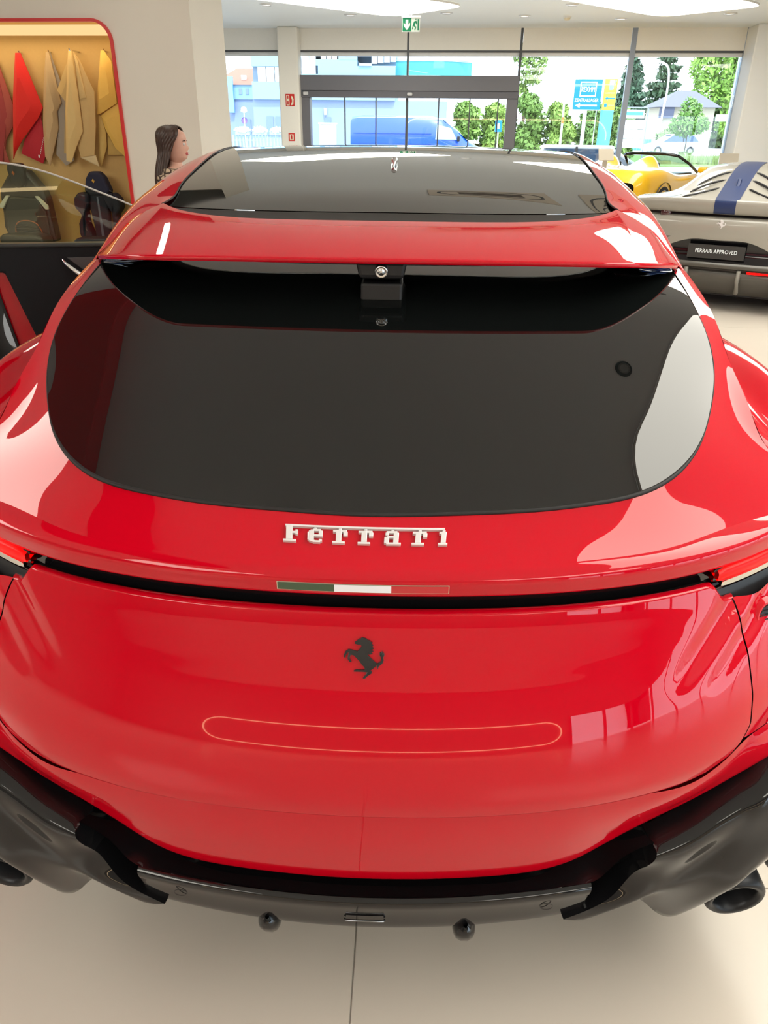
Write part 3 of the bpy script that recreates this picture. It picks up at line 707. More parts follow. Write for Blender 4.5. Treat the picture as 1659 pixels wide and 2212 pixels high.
hl = [MD @ Vector((s, z, sgn*(.045+.02*math.sin(math.pi*i/8)))) for i, (s, z) in enumerate(curve([(.862, 1.030, 0), (.857, 1.016, 0), (.829, .986, 0), (.768, .935, 0), (.700, .915, 0), (.63, .94, 0)], 9)[:, :2])]
dchild(part(MB().tube(hl, [.004, .010, .012, .013, .013, .012, .011, .009, .004], 10).build('door_handle', CHROME, smooth=True)))
dp2([(.835, 1.028), (.64, 1.026), (.63, .96), (.76, .958)], .03, .036, 'handle_insert', mat('grey_insert', (.06, .06, .065), .4), bevel=.004)
dp2([(1.215, .95), (1.208, .84), (1.168, .55), (1.06, .34), (1.05, .35), (1.155, .56), (1.195, .84), (1.203, .95)], -.012, .012, 'door_seal', RUBBER)
DG = glassmat('door_glass', (.84, .88, .74))
gp = [(x, z) for x, z in curve([(1.30, 1.510, 0), (1.15, 1.492, 0), (1.068, 1.484, 0), (.945, 1.462, 0), (.801, 1.416, 0), (.654, 1.355, 0), (.49, 1.284, 0), (.30, 1.18, 0), (.15, 1.08, 0)], 24)[:, :2]]
dp2(gp+[(1.30, 1.08)], -.040, -.034, 'door_window', DG)
te = [MD @ Vector((x, z, -sgn*.037)) for x, z in gp]
dchild(part(MB().tube(te, .0055, 6).build('glass_edge', mat('glass_edge', (.55, .56, .53), .3), smooth=True)))
# ================================================================ window wall
def wbox(m, x0, x1, y0, y1, z0, z1, mi=0): return m.box(wx(x0), wx(x1), y0, y1, z0, z1, mi, WM)
def wobj(nm, b, mt, parent=None, **k): m = MB(); wbox(m, *b); return m.build(nm, mt, parent, **k)
win = tag(empty('window_2'), kind='structure')
WHITEF = mat('white_frame', (.80, .82, .84), .5)
wobj('head_bar', (-8, 7.24, -.03, .08, 3.175, 3.215), FRAME, win)
wobj('head_profile', (-8, 7.24, .02, .10, 3.10, 3.175), WHITEF, win)
for x, w_, mt in ((-4.90, .05, FRAME), (-.09, .045, FRAME), (2.44, .055, FRAME), (4.87, .11, FRAMEL), (7.24, .05, FRAMEL)):
    wobj('mullion', (x-w_/2, x+w_/2, -.05, .12, 2.71 if x == -.09 else 0, CEIL), mt, win)
bl = [(-8, -4.93), (-4.875, -2.57), (-2.57, -.115), (-.065, 2.41), (2.47, 4.81), (4.93, 7.21)]
for a, b in bl: wobj('blind', (a, b, -.045, -.02, 3.215, CEIL-.002), BLIND, win)
for a, b in ((-8, -4.93), (-4.875, -3.0)): wobj('pane', (a, b, .03, .04, .0, 3.10), PANE, win)
for a, b in ((-2.56, -.115), (-.065, 2.41)): wobj('pane', (a, b, .03, .04, 2.71, 3.10), PANE, win)
for a, b in ((2.47, 4.81), (4.93, 7.21)): wobj('pane', (a, b, .03, .04, 0.0, 3.10), PANE, win)
tag(MB().box(wx(-8), wx(14), -.06, .25, CEIL-.001, CEIL+.3, 0, WM).build('trim_2', WHITE), kind='structure')
dr1 = tag(empty('door_1'), kind='structure')
DHEAD = mat('door_header_grey', (.15, .15, .17), .45, metal=.1)
wobj('header', (-2.56, 2.45, -.22, .10, 2.40, 2.71), DHEAD, dr1, bevel=.006)
wobj('header_track', (-2.56, 2.45, -.20, .10, 2.26, 2.395), mat('track_grey', (.12, .12, .14), .45), dr1, bevel=.006)
for a, b in ((-2.56, -2.37), (2.21, 2.45)): wobj('jamb', (a, b, -.16, .10, 0, 2.258), DHEAD, dr1, bevel=.004)
ed = (-2.37, -1.56, -.82, -.09, .65, 1.37, 2.02, 2.21)
for i in range(7):
    lf = wobj('leaf_glass', (ed[i]+.012, ed[i+1]-.012, .0, .008, .04, 2.255), PANE, dr1)
for x in ed[1:-1]: wobj('stile', (x-.014 if x != -.09 else x-.028, x+.014 if x != -.09 else x+.028, -.02, .03, 0, 2.258), FRAME, dr1)
SENS = mat('sensor_white', (.62, .62, .64), .4)
for x in (-2.44, -.01): wobj('sensor', (x-.06, x+.06, -.27, -.2, 2.30, 2.37), SENS, dr1, bevel=.02, seg=3)
# columns
tag(MB().box(wx(-3.03), wx(-2.56), -.40, -.06, 0, CEIL, 0, WM).build('trim_3', mat('column_cream', (.86, .83, .76), .65), bevel=.03), kind='structure')
tag(MB().box(wx(7.22), wx(13.3), -.75, .3, 0, CEIL, 0, WM).build('wall_side', WHITE, bevel=.02), kind='structure')
# fire signs on the slim column
SIGNR = mat('sign_red', (.62, .02, .015), .4); SIGNW = mat('sign_cream', (.85, .78, .6), .4); SIGNG = mat('sign_green', (.01, .22, .10), .4)
def flat(root, nm, x0, x1, z0, z1, mt, M, d=.004, y=0): return MB().box(x0, x1, y-d, y, z0, z1, 0, M).build(nm, mt, root)
def sign(name, label, cat, M):
    r = empty(name); r.matrix_world = M; return tag(r, label, cat)
def on(root, nm, polys, mt, y0=-.007, y1=-.004):
    m = MB()
    for p in polys: m.prism(p, y1-y0, Matrix.Translation((0, y0, 0)) @ Matrix(((1,0,0,0),(0,0,1,0),(0,1,0,0),(0,0,0,1))))
    return m.build(nm, mt, root)
def box2(x0, x1, z0, z1): return [(x0, z0), (x1, z0), (x1, z1), (x0, z1)]
def atw(x, y, z): return WM @ Matrix.Translation((wx(x), y, z))
s = sign('fire_sign', 'red and cream fire extinguisher sign high on the slim column', 'sign', atw(-2.78, -.402, 2.19))
flat(s, 'plate', -.105, .105, -.125, .125, SIGNR, Matrix.Identity(4))
on(s, 'symbol', [box2(-.085, -.015, -.11, .105), [(.01, -.11), (.075, -.09), (.085, .02), (.05, .085), (.025, .07), (.05, -.02)]], SIGNW)
on(s, 'extinguisher', [box2(-.062, -.036, .03, .09)], SIGNR, -.010, -.0065); on(s, 'hose', [box2(-.065, -.035, -.095, -.02)], SIGNR, -.010, -.0065)
s = sign('fire_sign', 'small red framed fire sign low on the slim column', 'sign', atw(-2.775, -.402, 1.42))
flat(s, 'plate', -.075, .075, -.085, .085, SIGNR, Matrix.Identity(4))
on(s, 'symbol', [box2(-.048, .048, -.058, .058)], SIGNW); on(s, 'extinguisher', [[(-.02, -.045), (.015, -.045), (.015, .03), (.008, .03), (.008, .045), (-.01, .045), (-.01, .03), (-.02, .03)]], SIGNR, -.010, -.0065)
# hanging exit sign
s = sign('exit_sign', 'green hanging emergency exit sign with arrow and running figure', 'sign', Matrix.Translation((-.015, 15.5, 3.245)))
MB().box(-.155, .155, -.012, .012, -.105, .105).build('panel', mat('sign_white', (.85, .87, .85), .4), s)
MB().box(-.17, .17, -.03, .03, .105, .135).box(-.01, .01, -.01, .01, .135, CEIL-3.245).build('mount', WHITE, s)
flat(s, 'arrow_field', -.148, .004, -.098, .098, SIGNG, Matrix.Identity(4), .003, -.0125)
flat(s, 'door_field', .008, .148, -.098, .098, mat('sign_pale', (.72, .80, .72), .4), Matrix.Identity(4), .003, -.0125)
PAL = mat('sign_symbol', (.80, .86, .76), .4)
on(s, 'arrow', [[(-.074, -.08), (-.130, -.015), (-.130, .03), (-.098, .0), (-.098, .075), (-.05, .075), (-.05, .0), (-.018, .03), (-.018, -.015)]], PAL, -.018, -.015)
on(s, 'running_figure', [box2(.112, .136, -.08, .085), [(.05, .05), (.09, .06), (.105, .02), (.095, .0), (.075, .03), (.06, -.01), (.09, -.03), (.075, -.08), (.06, -.08), (.065, -.035), (.04, -.02), (.03, -.07), (.015, -.07), (.03, .0)], [(.074, .070), (.088, .070), (.088, .088), (.074, .088)]], SIGNG, -.018, -.015)
# downlights and detectors in the ceiling
DLR = mat('downlight_ring', (.72, .73, .74), .35, metal=.3); DLE = emat('downlight_glow', (1, .93, .82), 1.6)
dl0 = None
labs = ['above the far left window', 'above the left end of the door header', 'just left of the exit sign panel tip', 'at the top edge beside the white panel', 'in front of the middle mullion', 'close to the second white panel', 'behind the second white panel tip', 'near the right wall pillar']
for (x, y), lb in zip(((-2.69, 16.44), (-1.24, 17.79), (.66, 17.40), (1.09, 15.35), (2.21, 17.72), (2.85, 16.14), (4.17, 18.0), (6.01, 17.14)), labs):
    if dl0 is None:
        r = dl0 = empty('downlight', (x, y, CEIL)); MB().lathe([(.085, -.02), (.12, -.012), (.125, -.0005)], 24).build('ring', DLR, r, smooth=True); MB().lathe([(0, -.006), (.085, -.012)], 24).build('lens', DLE, r)
    else:
        r = dl0.copy(); COL.objects.link(r); r.location = (x, y, CEIL)
        for c in dl0.children: cc = c.copy(); COL.objects.link(cc); cc.parent = r
    tag(r, 'round recessed downlight in the white ceiling '+lb, 'downlight', 'recessed downlights')
sm = empty('smoke_detector', (3.05, 17.73, CEIL)); tag(sm, 'small cream smoke detector on the ceiling between two downlights', 'smoke detector')
MB().lathe([(0, -.075), (.05, -.07), (.06, -.045), (.065, -.03)], 20).build('sensor_head', SIGNW, sm, smooth=True); MB().lathe([(.075, -.03), (.08, -.0005)], 20).build('base', WHITE, sm, smooth=True)
# ================================================================ material niche
NBACK = mat('niche_fabric', (.56, .37, .14), .85, noise=.04, nscale=40, bump=.05, bscale=200)
nb_ = MB(); dp = .48
inn2 = rrect(NX0, NX1, NZ0, NZ1, NR); lp = list(range(len(inn2)))+[0]
nb_.grid([[tuple(NM @ Vector((inn2[i][0], 0, inn2[i][1]))) for i in lp], [tuple(NM @ Vector((inn2[i][0], dp, inn2[i][1]))) for i in lp]])
nb_.add([tuple(NM @ Vector((x, dp, z))) for x, z in inn2], [tuple(range(len(inn2)))])
tag(nb_.build('trim_4', NBACK), kind='structure')
fr_in = rrect(NX0+.028, NX1-.028, NZ0+.028, NZ1-.028, NR-.028)
g = [[(inn2[i][0], .02, inn2[i][1]) for i in lp], [(inn2[i][0], -.025, inn2[i][1]) for i in lp], [(fr_in[i][0], -.025, fr_in[i][1]) for i in lp], [(fr_in[i][0], .06, fr_in[i][1]) for i in lp]]
g = [[tuple(NM @ Vector(p)) for p in r] for r in g]
tag(MB().grid(g).build('trim_5', mat('niche_frame_red', (.60, .012, .012), .35)), kind='structure')
t6 = tag(MB().box(NX0+.1, NX1-.06, .10, dp-.01, 2.475, 2.535, 0, NM).build('niche_light', emat('warm_strip', (1.0, .66, .30), .95)), 'warm light strip along the top inside the red framed niche', 'light')
nl = bpy.data.lights.new('niche_glow', 'AREA'); nl.shape = 'RECTANGLE'; nl.size = 3.2; nl.size_y = .16; nl.energy = 9; nl.color = (1, .74, .42)
nlo = bpy.data.objects.new('niche_glow', nl); COL.objects.link(nlo); nlo.matrix_world = NM @ Matrix.Translation((-2.5, .2, 2.46)); nlo.parent = t6; nlo.matrix_parent_inverse = Matrix.Identity(4)
def leather(nm, c): return mat(nm, c, .55, spec=.35, noise=.05, nscale=14, bump=.12, bscale=120, sheen=.1)
def fold(root, nm, pts, mt, y, bulge=.04, lift=0):
    """one hanging fold of hide: rounded sheet with thickness, fuller in the middle"""
    P = np.array(pts); n = len(P); c = P.mean(0); m = MB(); rings = []
    for t in (0, .5, .8, 1.0):
        q = c+(P-c)*t
        rings.append([(q[i % n][0], y-bulge*(1-t*t), q[i % n][1]) for i in range(n+1)])
    back = [(P[i % n][0], y+.012, P[i % n][1]) for i in range(n+1)]
    m.grid(rings[1:]+[back]); m.add([rings[1][i] for i in range(n)], [tuple(range(n))])
    return m.build(nm, mt, root, smooth=True, autos=.7)
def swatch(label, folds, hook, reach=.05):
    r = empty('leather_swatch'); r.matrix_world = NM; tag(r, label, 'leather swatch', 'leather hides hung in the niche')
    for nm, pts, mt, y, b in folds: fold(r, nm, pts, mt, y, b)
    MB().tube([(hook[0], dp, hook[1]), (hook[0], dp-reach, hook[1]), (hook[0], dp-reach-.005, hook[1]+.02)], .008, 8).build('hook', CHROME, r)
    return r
Y_B = .43
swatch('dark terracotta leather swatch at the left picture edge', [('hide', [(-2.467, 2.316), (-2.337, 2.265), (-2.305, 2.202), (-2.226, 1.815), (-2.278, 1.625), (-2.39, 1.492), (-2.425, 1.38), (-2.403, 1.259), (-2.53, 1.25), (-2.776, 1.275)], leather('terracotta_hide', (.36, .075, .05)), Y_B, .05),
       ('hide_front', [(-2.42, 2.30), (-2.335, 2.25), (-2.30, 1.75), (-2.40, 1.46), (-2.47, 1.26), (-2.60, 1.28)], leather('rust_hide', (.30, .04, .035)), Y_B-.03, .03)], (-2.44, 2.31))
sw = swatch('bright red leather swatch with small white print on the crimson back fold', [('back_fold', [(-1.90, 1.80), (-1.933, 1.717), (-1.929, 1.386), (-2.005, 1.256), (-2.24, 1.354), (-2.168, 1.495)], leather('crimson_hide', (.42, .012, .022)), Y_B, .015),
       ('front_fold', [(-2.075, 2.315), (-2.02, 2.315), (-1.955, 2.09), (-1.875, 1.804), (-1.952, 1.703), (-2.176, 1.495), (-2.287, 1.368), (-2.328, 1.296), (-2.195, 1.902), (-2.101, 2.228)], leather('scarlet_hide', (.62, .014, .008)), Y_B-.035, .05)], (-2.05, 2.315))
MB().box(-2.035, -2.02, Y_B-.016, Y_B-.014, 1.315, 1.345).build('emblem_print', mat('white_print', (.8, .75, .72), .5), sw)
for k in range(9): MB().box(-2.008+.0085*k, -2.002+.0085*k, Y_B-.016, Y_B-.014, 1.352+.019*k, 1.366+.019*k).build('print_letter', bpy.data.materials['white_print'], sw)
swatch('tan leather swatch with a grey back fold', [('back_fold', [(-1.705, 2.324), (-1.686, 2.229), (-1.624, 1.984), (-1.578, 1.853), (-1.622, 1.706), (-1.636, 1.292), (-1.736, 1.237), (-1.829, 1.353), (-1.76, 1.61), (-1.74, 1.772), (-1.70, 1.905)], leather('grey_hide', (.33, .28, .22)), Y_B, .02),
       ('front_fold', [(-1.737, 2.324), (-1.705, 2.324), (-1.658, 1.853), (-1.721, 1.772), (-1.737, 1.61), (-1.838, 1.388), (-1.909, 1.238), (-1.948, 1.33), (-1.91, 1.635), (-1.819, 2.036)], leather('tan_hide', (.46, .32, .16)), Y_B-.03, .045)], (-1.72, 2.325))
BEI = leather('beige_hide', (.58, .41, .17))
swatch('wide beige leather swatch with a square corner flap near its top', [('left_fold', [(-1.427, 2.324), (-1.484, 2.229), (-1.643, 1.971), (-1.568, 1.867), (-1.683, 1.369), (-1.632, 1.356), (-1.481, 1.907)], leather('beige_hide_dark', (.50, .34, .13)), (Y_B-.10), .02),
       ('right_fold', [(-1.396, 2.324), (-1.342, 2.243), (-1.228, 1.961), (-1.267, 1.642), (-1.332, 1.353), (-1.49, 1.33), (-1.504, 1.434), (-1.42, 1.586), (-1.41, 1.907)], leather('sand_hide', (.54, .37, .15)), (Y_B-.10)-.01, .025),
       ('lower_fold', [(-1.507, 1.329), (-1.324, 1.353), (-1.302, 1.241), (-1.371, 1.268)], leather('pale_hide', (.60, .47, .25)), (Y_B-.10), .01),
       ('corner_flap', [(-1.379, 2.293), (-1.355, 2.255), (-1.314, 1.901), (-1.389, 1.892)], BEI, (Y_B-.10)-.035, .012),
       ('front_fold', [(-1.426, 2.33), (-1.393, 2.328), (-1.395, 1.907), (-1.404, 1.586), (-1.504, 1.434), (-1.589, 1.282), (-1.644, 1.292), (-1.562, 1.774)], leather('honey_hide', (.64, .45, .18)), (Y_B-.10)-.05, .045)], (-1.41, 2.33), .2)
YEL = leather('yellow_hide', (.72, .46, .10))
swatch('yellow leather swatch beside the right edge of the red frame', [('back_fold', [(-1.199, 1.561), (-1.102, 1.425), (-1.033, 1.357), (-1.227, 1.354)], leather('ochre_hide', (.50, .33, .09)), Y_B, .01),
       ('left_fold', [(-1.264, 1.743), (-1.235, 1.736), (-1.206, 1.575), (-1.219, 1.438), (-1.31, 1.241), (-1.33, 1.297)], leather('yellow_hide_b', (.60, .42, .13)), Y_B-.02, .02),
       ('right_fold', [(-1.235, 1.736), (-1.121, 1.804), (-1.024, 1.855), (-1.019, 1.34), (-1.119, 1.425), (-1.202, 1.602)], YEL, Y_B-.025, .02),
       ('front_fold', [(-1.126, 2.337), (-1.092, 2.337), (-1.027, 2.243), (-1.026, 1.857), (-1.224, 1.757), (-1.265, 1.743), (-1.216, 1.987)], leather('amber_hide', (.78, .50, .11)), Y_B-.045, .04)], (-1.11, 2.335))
# display seats standing on the niche floor
SEATB = mat('seat_leather_black', (.020, .020, .018), .38, spec=.5, bump=.08, bscale=150); SEATN = mat('seat_fabric_navy', (.012, .014, .035), .8, bump=.1, bscale=220)
STI = mat('orange_stitch', (.45, .13, .05), .6); SILV = mat('silver_insert', (.62, .62, .56), .4)
def sprism(root, nm, pts, y, d, mt, bev=.02, seg=3):
    M = Matrix.Translation((0, y, 0)) @ Matrix(((1,0,0,0),(0,0,1,0),(0,1,0,0),(0,0,0,1))); return MB().prism(pts, d, M).build(nm, mt, root, bevel=bev, seg=seg)
s1 = empty('display_chair'); s1.matrix_world = NM @ Matrix.Translation((-2.19, 0, 0)); tag(s1, 'black leather sports seat with orange stitching and silver shoulder inserts', 'car seat', 'display seats in the niche')
sprism(s1, 'backrest', [(-.10, 1.20), (.08, 1.20), (.24, .99), (.265, .90), (.275, .70), (.29, .45), (-.26, .45), (-.31, .60), (-.29, .75), (-.285, .90), (-.27, 1.0)], .22, .16, SEATB, .035)
sprism(s1, 'headrest', [(-.10, 1.27), (.065, 1.27), (.085, 1.20), (.07, 1.06), (.02, 1.01), (-.04, 1.01), (-.09, 1.06), (-.115, 1.20)], .17, .10, SEATB, .03)
sprism(s1, 'centre_panel', [(-.17, .92), (.17, .92), (.245, .78), (.25, .48), (-.22, .48), (-.25, .60), (-.25, .76)], .195, .06, mat('seat_leather_panel', (.030, .031, .028), .42), .02)
for sg in (-1, 1): sprism(s1, 'shoulder_insert', [(sg*.15, .935), (sg*.19, .935), (sg*.285, .84), (sg*.285, .80), (sg*.25, .80)], .185, .03, SILV, .006)
arch = [(-.15+.0, .19, .46), (-.15, .19, .58), (-.12, .185, .645), (-.04, .185, .675), (.04, .185, .675), (.12, .185, .645), (.155, .19, .58), (.175, .19, .46)]
MB().tube(curve(arch, 30), .006, 6).build('stitching', STI, s1, smooth=True)
for k in range(5): MB().tube([(-.14, .192, .48+.035*k), (.15, .192, .48+.035*k)], .012, 8).build('pleat', SEATB, s1, smooth=True)
sprism(s1, 'cushion', [(-.25, .44), (.27, .44), (.27, .52), (.2, .55), (-.2, .55), (-.25, .52)], -.02, .24, SEATB, .03)
HORSEO = mat('emblem_orange', (.6, .16, .03), .5); HORSEY = mat('emblem_yellow', (.75, .42, .03), .5)
m = MB().prism([(x*.62, y*.9) for x, y in horse_outline(.00020)], .004, Matrix.Translation((-.035, .164, 1.165)) @ Matrix(((1,0,0,0),(0,0,1,0),(0,1,0,0),(0,0,0,1)))); m.build('horse_stitch', HORSEO, s1)
s2 = empty('display_chair'); s2.matrix_world = NM @ Matrix.Translation((-1.34, 0, 0)); tag(s2, 'dark navy racing seat with a yellow headrest emblem and open sides', 'car seat', 'display seats in the niche')
sprism(s2, 'headrest', [(-.045, 1.195), (.07, 1.195), (.12, 1.14), (.175, .995), (.12, .95), (-.07, .95), (-.13, .985), (-.095, 1.12)], .22, .12, SEATN, .03)
for sg in (-1, 1):
    x = .01
    sprism(s2, 'side_bolster', [(x+sg*.08, .97), (x+sg*.20, .985), (x+sg*.265, .92), (x+sg*.27, .83), (x+sg*.20, .75), (x+sg*.25, .66), (x+sg*.26, .54), (x+sg*.20, .44), (x+sg*.09, .44), (x+sg*.12, .56), (x+sg*.155, .66), (x+sg*.155, .78), (x+sg*.10, .87)], .19, .16, SEATN, .03)
sprism(s2, 'centre_panel', [(-.085, .96), (.10, .96), (.115, .80), (.095, .62), (.10, .44), (-.08, .44), (-.08, .62), (-.10, .80)], .24, .08, SEATN, .02)
sprism(s2, 'centre_stripe', [(.002, .94), (.022, .94), (.03, .46), (-.005, .46)], .232, .01, mat('stripe_grey', (.12, .13, .22), .5), .003)
sprism(s2, 'cushion', [(-.24, .44), (.25, .44), (.24, .50), (.18, .53), (-.18, .53), (-.24, .50)], 0, .24, SEATN, .03)
m = MB().prism([(x*.62, y*.9) for x, y in horse_outline(.00018)], .004, Matrix.Translation((.0, .214, 1.10)) @ Matrix(((1,0,0,0),(0,0,1,0),(0,1,0,0),(0,0,0,1)))); m.build('horse_stitch', HORSEY, s2)
MB().tube([(.16, .2, .985), (.19, .19, 1.01), (.215, .19, .995), (.21, .19, .965), (.185, .19, .955)], .007, 6).build('belt_loop', SATINB, s2, smooth=True)

# ceiling cassettes, mirrored in the roof glass and the spoiler
def cassette(x, y, w_, d, lab):
    r = tag(empty('ceiling_vent', (x, y, CEIL)), lab, 'ceiling vent')
    MB().box(-w_/2, w_/2, -d/2, d/2, -.035, -.0005).build('panel', CREAM, r, bevel=.01)
    def loop(a, b, rr, z): return [(px, py, z) for px, py in rrect(-a/2, a/2, -b/2, b/2, rr)]
    o, i = loop(w_*.86, d*.62, d*.24, -.040), loop(w_*.80, d*.52, d*.20, -.040); MB().grid([o+o[:1], i+i[:1]]).build('slot', SATINB, r)
    for k in range(9): yy = -d*.16+d*.04*k; MB().box(-w_*.26, w_*.26, yy-.008, yy+.008, -.045, -.036).build('louvre', mat('louvre_grey', (.16, .15, .14), .6) if k == 0 else bpy.data.materials['louvre_grey'], r)
cassette(1.02, 8.8, 1.5, 1.3, 'square ceiling cassette mirrored in the roof glass, nearer the car axis'); cassette(2.75, 8.9, 1.1, 1.1, 'square ceiling cassette mirrored at the right corner of the roof glass')

for (x, y, lab) in ((1.33, 2.68, 'small round black ceiling speaker mirrored in the rear window, nearer one'), (2.15, 5.0, 'small round black ceiling speaker mirrored in the rear window, farther one')):
    r = tag(empty('ceiling_speaker', (x, y, CEIL)), lab, 'speaker', 'ceiling speakers'); MB().lathe([(.0, -.012), (.03, -.014), (.042, -.010)], 24).build('grille', mat('speaker_grille', (.3, .3, .3), .6), r); MB().lathe([(.042, -.016), (.056, -.013), (.06, -.0005)], 24).build('ring', SATINB, r, smooth=True)
# ================================================================ STREET
def at_(x, y, z=0, rz=0): return Matrix.Translation((x, y, z)) @ Matrix.Rotation(math.radians(rz), 4, 'Z')
ASPH = mat('pale_asphalt', (.52, .54, .56), .9, noise=.08, nscale=3); GRASSM = mat('grass', (.14, .24, .06), .9, noise=.25, nscale=6)
GZ = -.12
tag(MB().box(-45, 50, 20.45, 110, GZ-.2, GZ).build('ground', ASPH), kind='structure')
tag(MB().box(11, 40, 45, 64, GZ, GZ+.05).build('lawn', GRASSM), kind='structure')
LEAF = {}
def leafmat(c):
    k = tuple(c)
    if k not in LEAF:
        LEAF[k] = mat('leaf_green', c, .6, noise=.35, nscale=1.3)
        b = LEAF[k].node_tree.nodes['Principled BSDF']; b.inputs['Transmission Weight'].default_value = 0.0
    return LEAF[k]
BARK = mat('bark', (.10, .075, .05), .9, noise=.3, nscale=20)
def crown_mesh(blobs, n, size, droop=0.0):
    tot = sum(b[3]*b[4]*b[5] for b in blobs); V = []; F = []
    for (cx, cy, cz, rx, ry, rz_) in blobs:
        k = int(n*rx*ry*rz_/tot)+4
        d = rng.normal(size=(k, 3)); d /= np.linalg.norm(d, axis=1)[:, None]; rr = rng.uniform(.55, 1.05, k)**.7
        P = d*rr[:, None]*np.array([rx, ry, rz_])+np.array([cx, cy, cz])
        a = rng.normal(size=(k, 3)); a[:, 2] -= droop; a /= np.linalg.norm(a, axis=1)[:, None]
        b = np.cross(a, d+rng.normal(size=(k, 3))*.4); b /= np.linalg.norm(b, axis=1)[:, None]+1e-9
        s = size*rng.uniform(.6, 1.3, k)[:, None]
        q = np.stack([P-a*s, P+b*s*.45, P+a*s, P-b*s*.45], 1).reshape(-1, 3)
        o = len(V); V += q.tolist(); F += [(o+4*i, o+4*i+1, o+4*i+2, o+4*i+3) for i in range(k)]
    m = MB(); m.v = [tuple(p) for p in V]; m.f = F; m.mi = [0]*len(F); return m
def tree(name, label, cat, x, y, trunk, blobs, n, size, col, group=None, droop=0.0, tr=.12):
    r = tag(empty(name, (x, y, GZ)), label, cat, group)
    if trunk: MB().tube([(0, 0, 0), (.04, 0, trunk*.5), (-.03, 0, trunk)], [tr, tr*.8, tr*.5], 8).build('trunk', BARK, r, smooth=True)
    o = crown_mesh(blobs, n, size, droop).build('crown', leafmat(col), r); o['kind'] = 'stuff'; return r
def conifer(label, x, y, h, w, col):
    bl = []
    for k in range(16):
        t = k/15; R = w*(1-t)*(.8+.35*random.random())+.12; z = h*(.05+.93*t)
        for j in range(5):
            a = 2*math.pi*(j/5+random.random()*.2); bl.append((R*.55*math.cos(a), R*.55*math.sin(a), z-.1*R, R*.55, R*.55, .32))
    return tree('conifer_tree', label, 'tree', x, y, h*.9, bl, 6500, .36, col, 'dark conifers across the street', .6, .16)
for k, (x, h, c) in enumerate(((2.9, 3.1, (.16, .27, .05)), (4.6, 3.3, (.21, .33, .06)), (6.3, 3.6, (.14, .24, .05)), (8.0, 3.1, (.20, .31, .06)), (9.7, 2.9, (.13, .23, .06)), (11.4, 3.0, (.16, .26, .06)))):
    lab = ('behind the front of the blue van', 'behind the right door jamb', 'below the birch crown', 'behind the blue street sign', 'behind the turquoise pole', 'behind the white notice frame')[k]
    bl = [(random.uniform(-.38, .38), random.uniform(-.4, .4), h*random.uniform(.2, .88), random.uniform(.38, .46), .5, random.uniform(.3, .5)) for _ in range(14)]+[(0, 0, .32, .4, .4, .34)]
    tree('shrub', 'tall leafy green shrub '+lab, 'shrub', x, 45.6, 0, bl, 2600, .15, c, 'hedge of shrubs across the street')
tree('birch_tree', 'thin birch crown against the white sky right of the door header', 'tree', 6.5, 50, 4.6, [(-.1, 0, 4.6, .35, .4, 1.0), (.45, 0, 4.3, .35, .4, .35), (-.25, 0, 3.6, .4, .4, .5), (.7, 0, 5.0, .5, .4, .5), (-.2, 0, 5.6, .8, .4, .6)], 700, .16, (.18, .28, .06), droop=.8)
conifer('dark conifer nearest the wide window mullion', 24.3, 97, 10.8, 2.7, (.04, .09, .05)); conifer('tall dark conifer above the street lamp', 30.3, 105, 13.9, 3.2, (.05, .10, .045)); conifer('olive green conifer behind the grey roofed house', 35.6, 97, 13.4, 3.0, (.09, .155, .045))
tree('maple_tree', 'big bright green leafy tree above the grey roof', 'tree', 31.6, 92, 7.5, [(a*1.70, b*1.7, (c-1.665)*1.72+1.665, d*1.72, e*1.7, f*1.72) for a, b, c, d, e, f in [(-.7, 0, 5.2, .9, .8, 1.0), (-.3, 0, 3.9, .9, .8, .8), (.9, 0, 4.8, 1.1, .9, 1.2), (1.6, 0, 3.5, 1.0, .9, 1.1), (.5, 0, 6.2, 1.4, 1, .9), (1.5, 0, 2.2, .9, .8, .9), (2.0, 0, 5.6, 1, .8, 1)]], 5200, .30, (.21, .37, .06))
tree('sapling', 'young round topped tree in front of the grey roofed house', 'tree', 18.45, 57, 2.0, [(a*1.43, b*1.43, (c-1.665)*1.43+1.665, d*1.43, e*1.43, f*1.43) for a, b, c, d, e, f in [(-.2, 0, 1.95, .65, .6, .5), (.35, 0, 2.0, .6, .6, .45), (0, 0, 2.5, .5, .5, .5), (-.15, 0, 2.95, .22, .2, .25)]], 1700, .15, (.17, .31, .08), tr=.05)
tree('shrub', 'low round shrub beside the house wall', 'shrub', 23.0, 76, 0, [(0, 0, 1.1, 1.2, .8, .8), (.9, 0, .9, .9, .7, .6)], 700, .2, (.19, .30, .11))
for k, (x, y, w_) in enumerate(((14.9, 48.0, 1.25), (17.8, 48.0, 1.4))):
    m = MB(); 
    for i in range(900):
        px, py = random.uniform(-w_, w_), random.uniform(-.5, .5); hh = random.uniform(.35, .85)
        dx, dy = random.uniform(-.15, .15), random.uniform(-.1, .1); m.add([(px-.012, py, 0), (px+.012, py, 0), (px+dx, py+dy, hh)], [(0, 1, 2)])
    o = tag(m.build('tall_grass', mat('grass_blade', (.22, .30, .11), .8, noise=.3, nscale=2)), 'tuft of tall pale grass '+('left of the sapling trunk', 'right of the sapling trunk')[k], 'grass', kind='stuff'); o.location = (x, y, GZ+.05)
hb = [(2.75+.52*k, 47.6+random.uniform(-.2, .2), random.uniform(.7, 2.1), .55, .4, random.uniform(.45, .75)) for k in range(19)]+[(2.75+.52*k, 47.6, .5, .5, .4, .5) for k in range(19)]
o = tag(crown_mesh([(a, b-47.6, c, d, e, f) for a, b, c, d, e, f in hb], 6500, .16).build('hedge', leafmat((.13, .22, .05))), 'long clipped green hedge closing the gaps behind the shrubs', 'hedge', kind='stuff'); o.location = (0, 47.6, GZ)
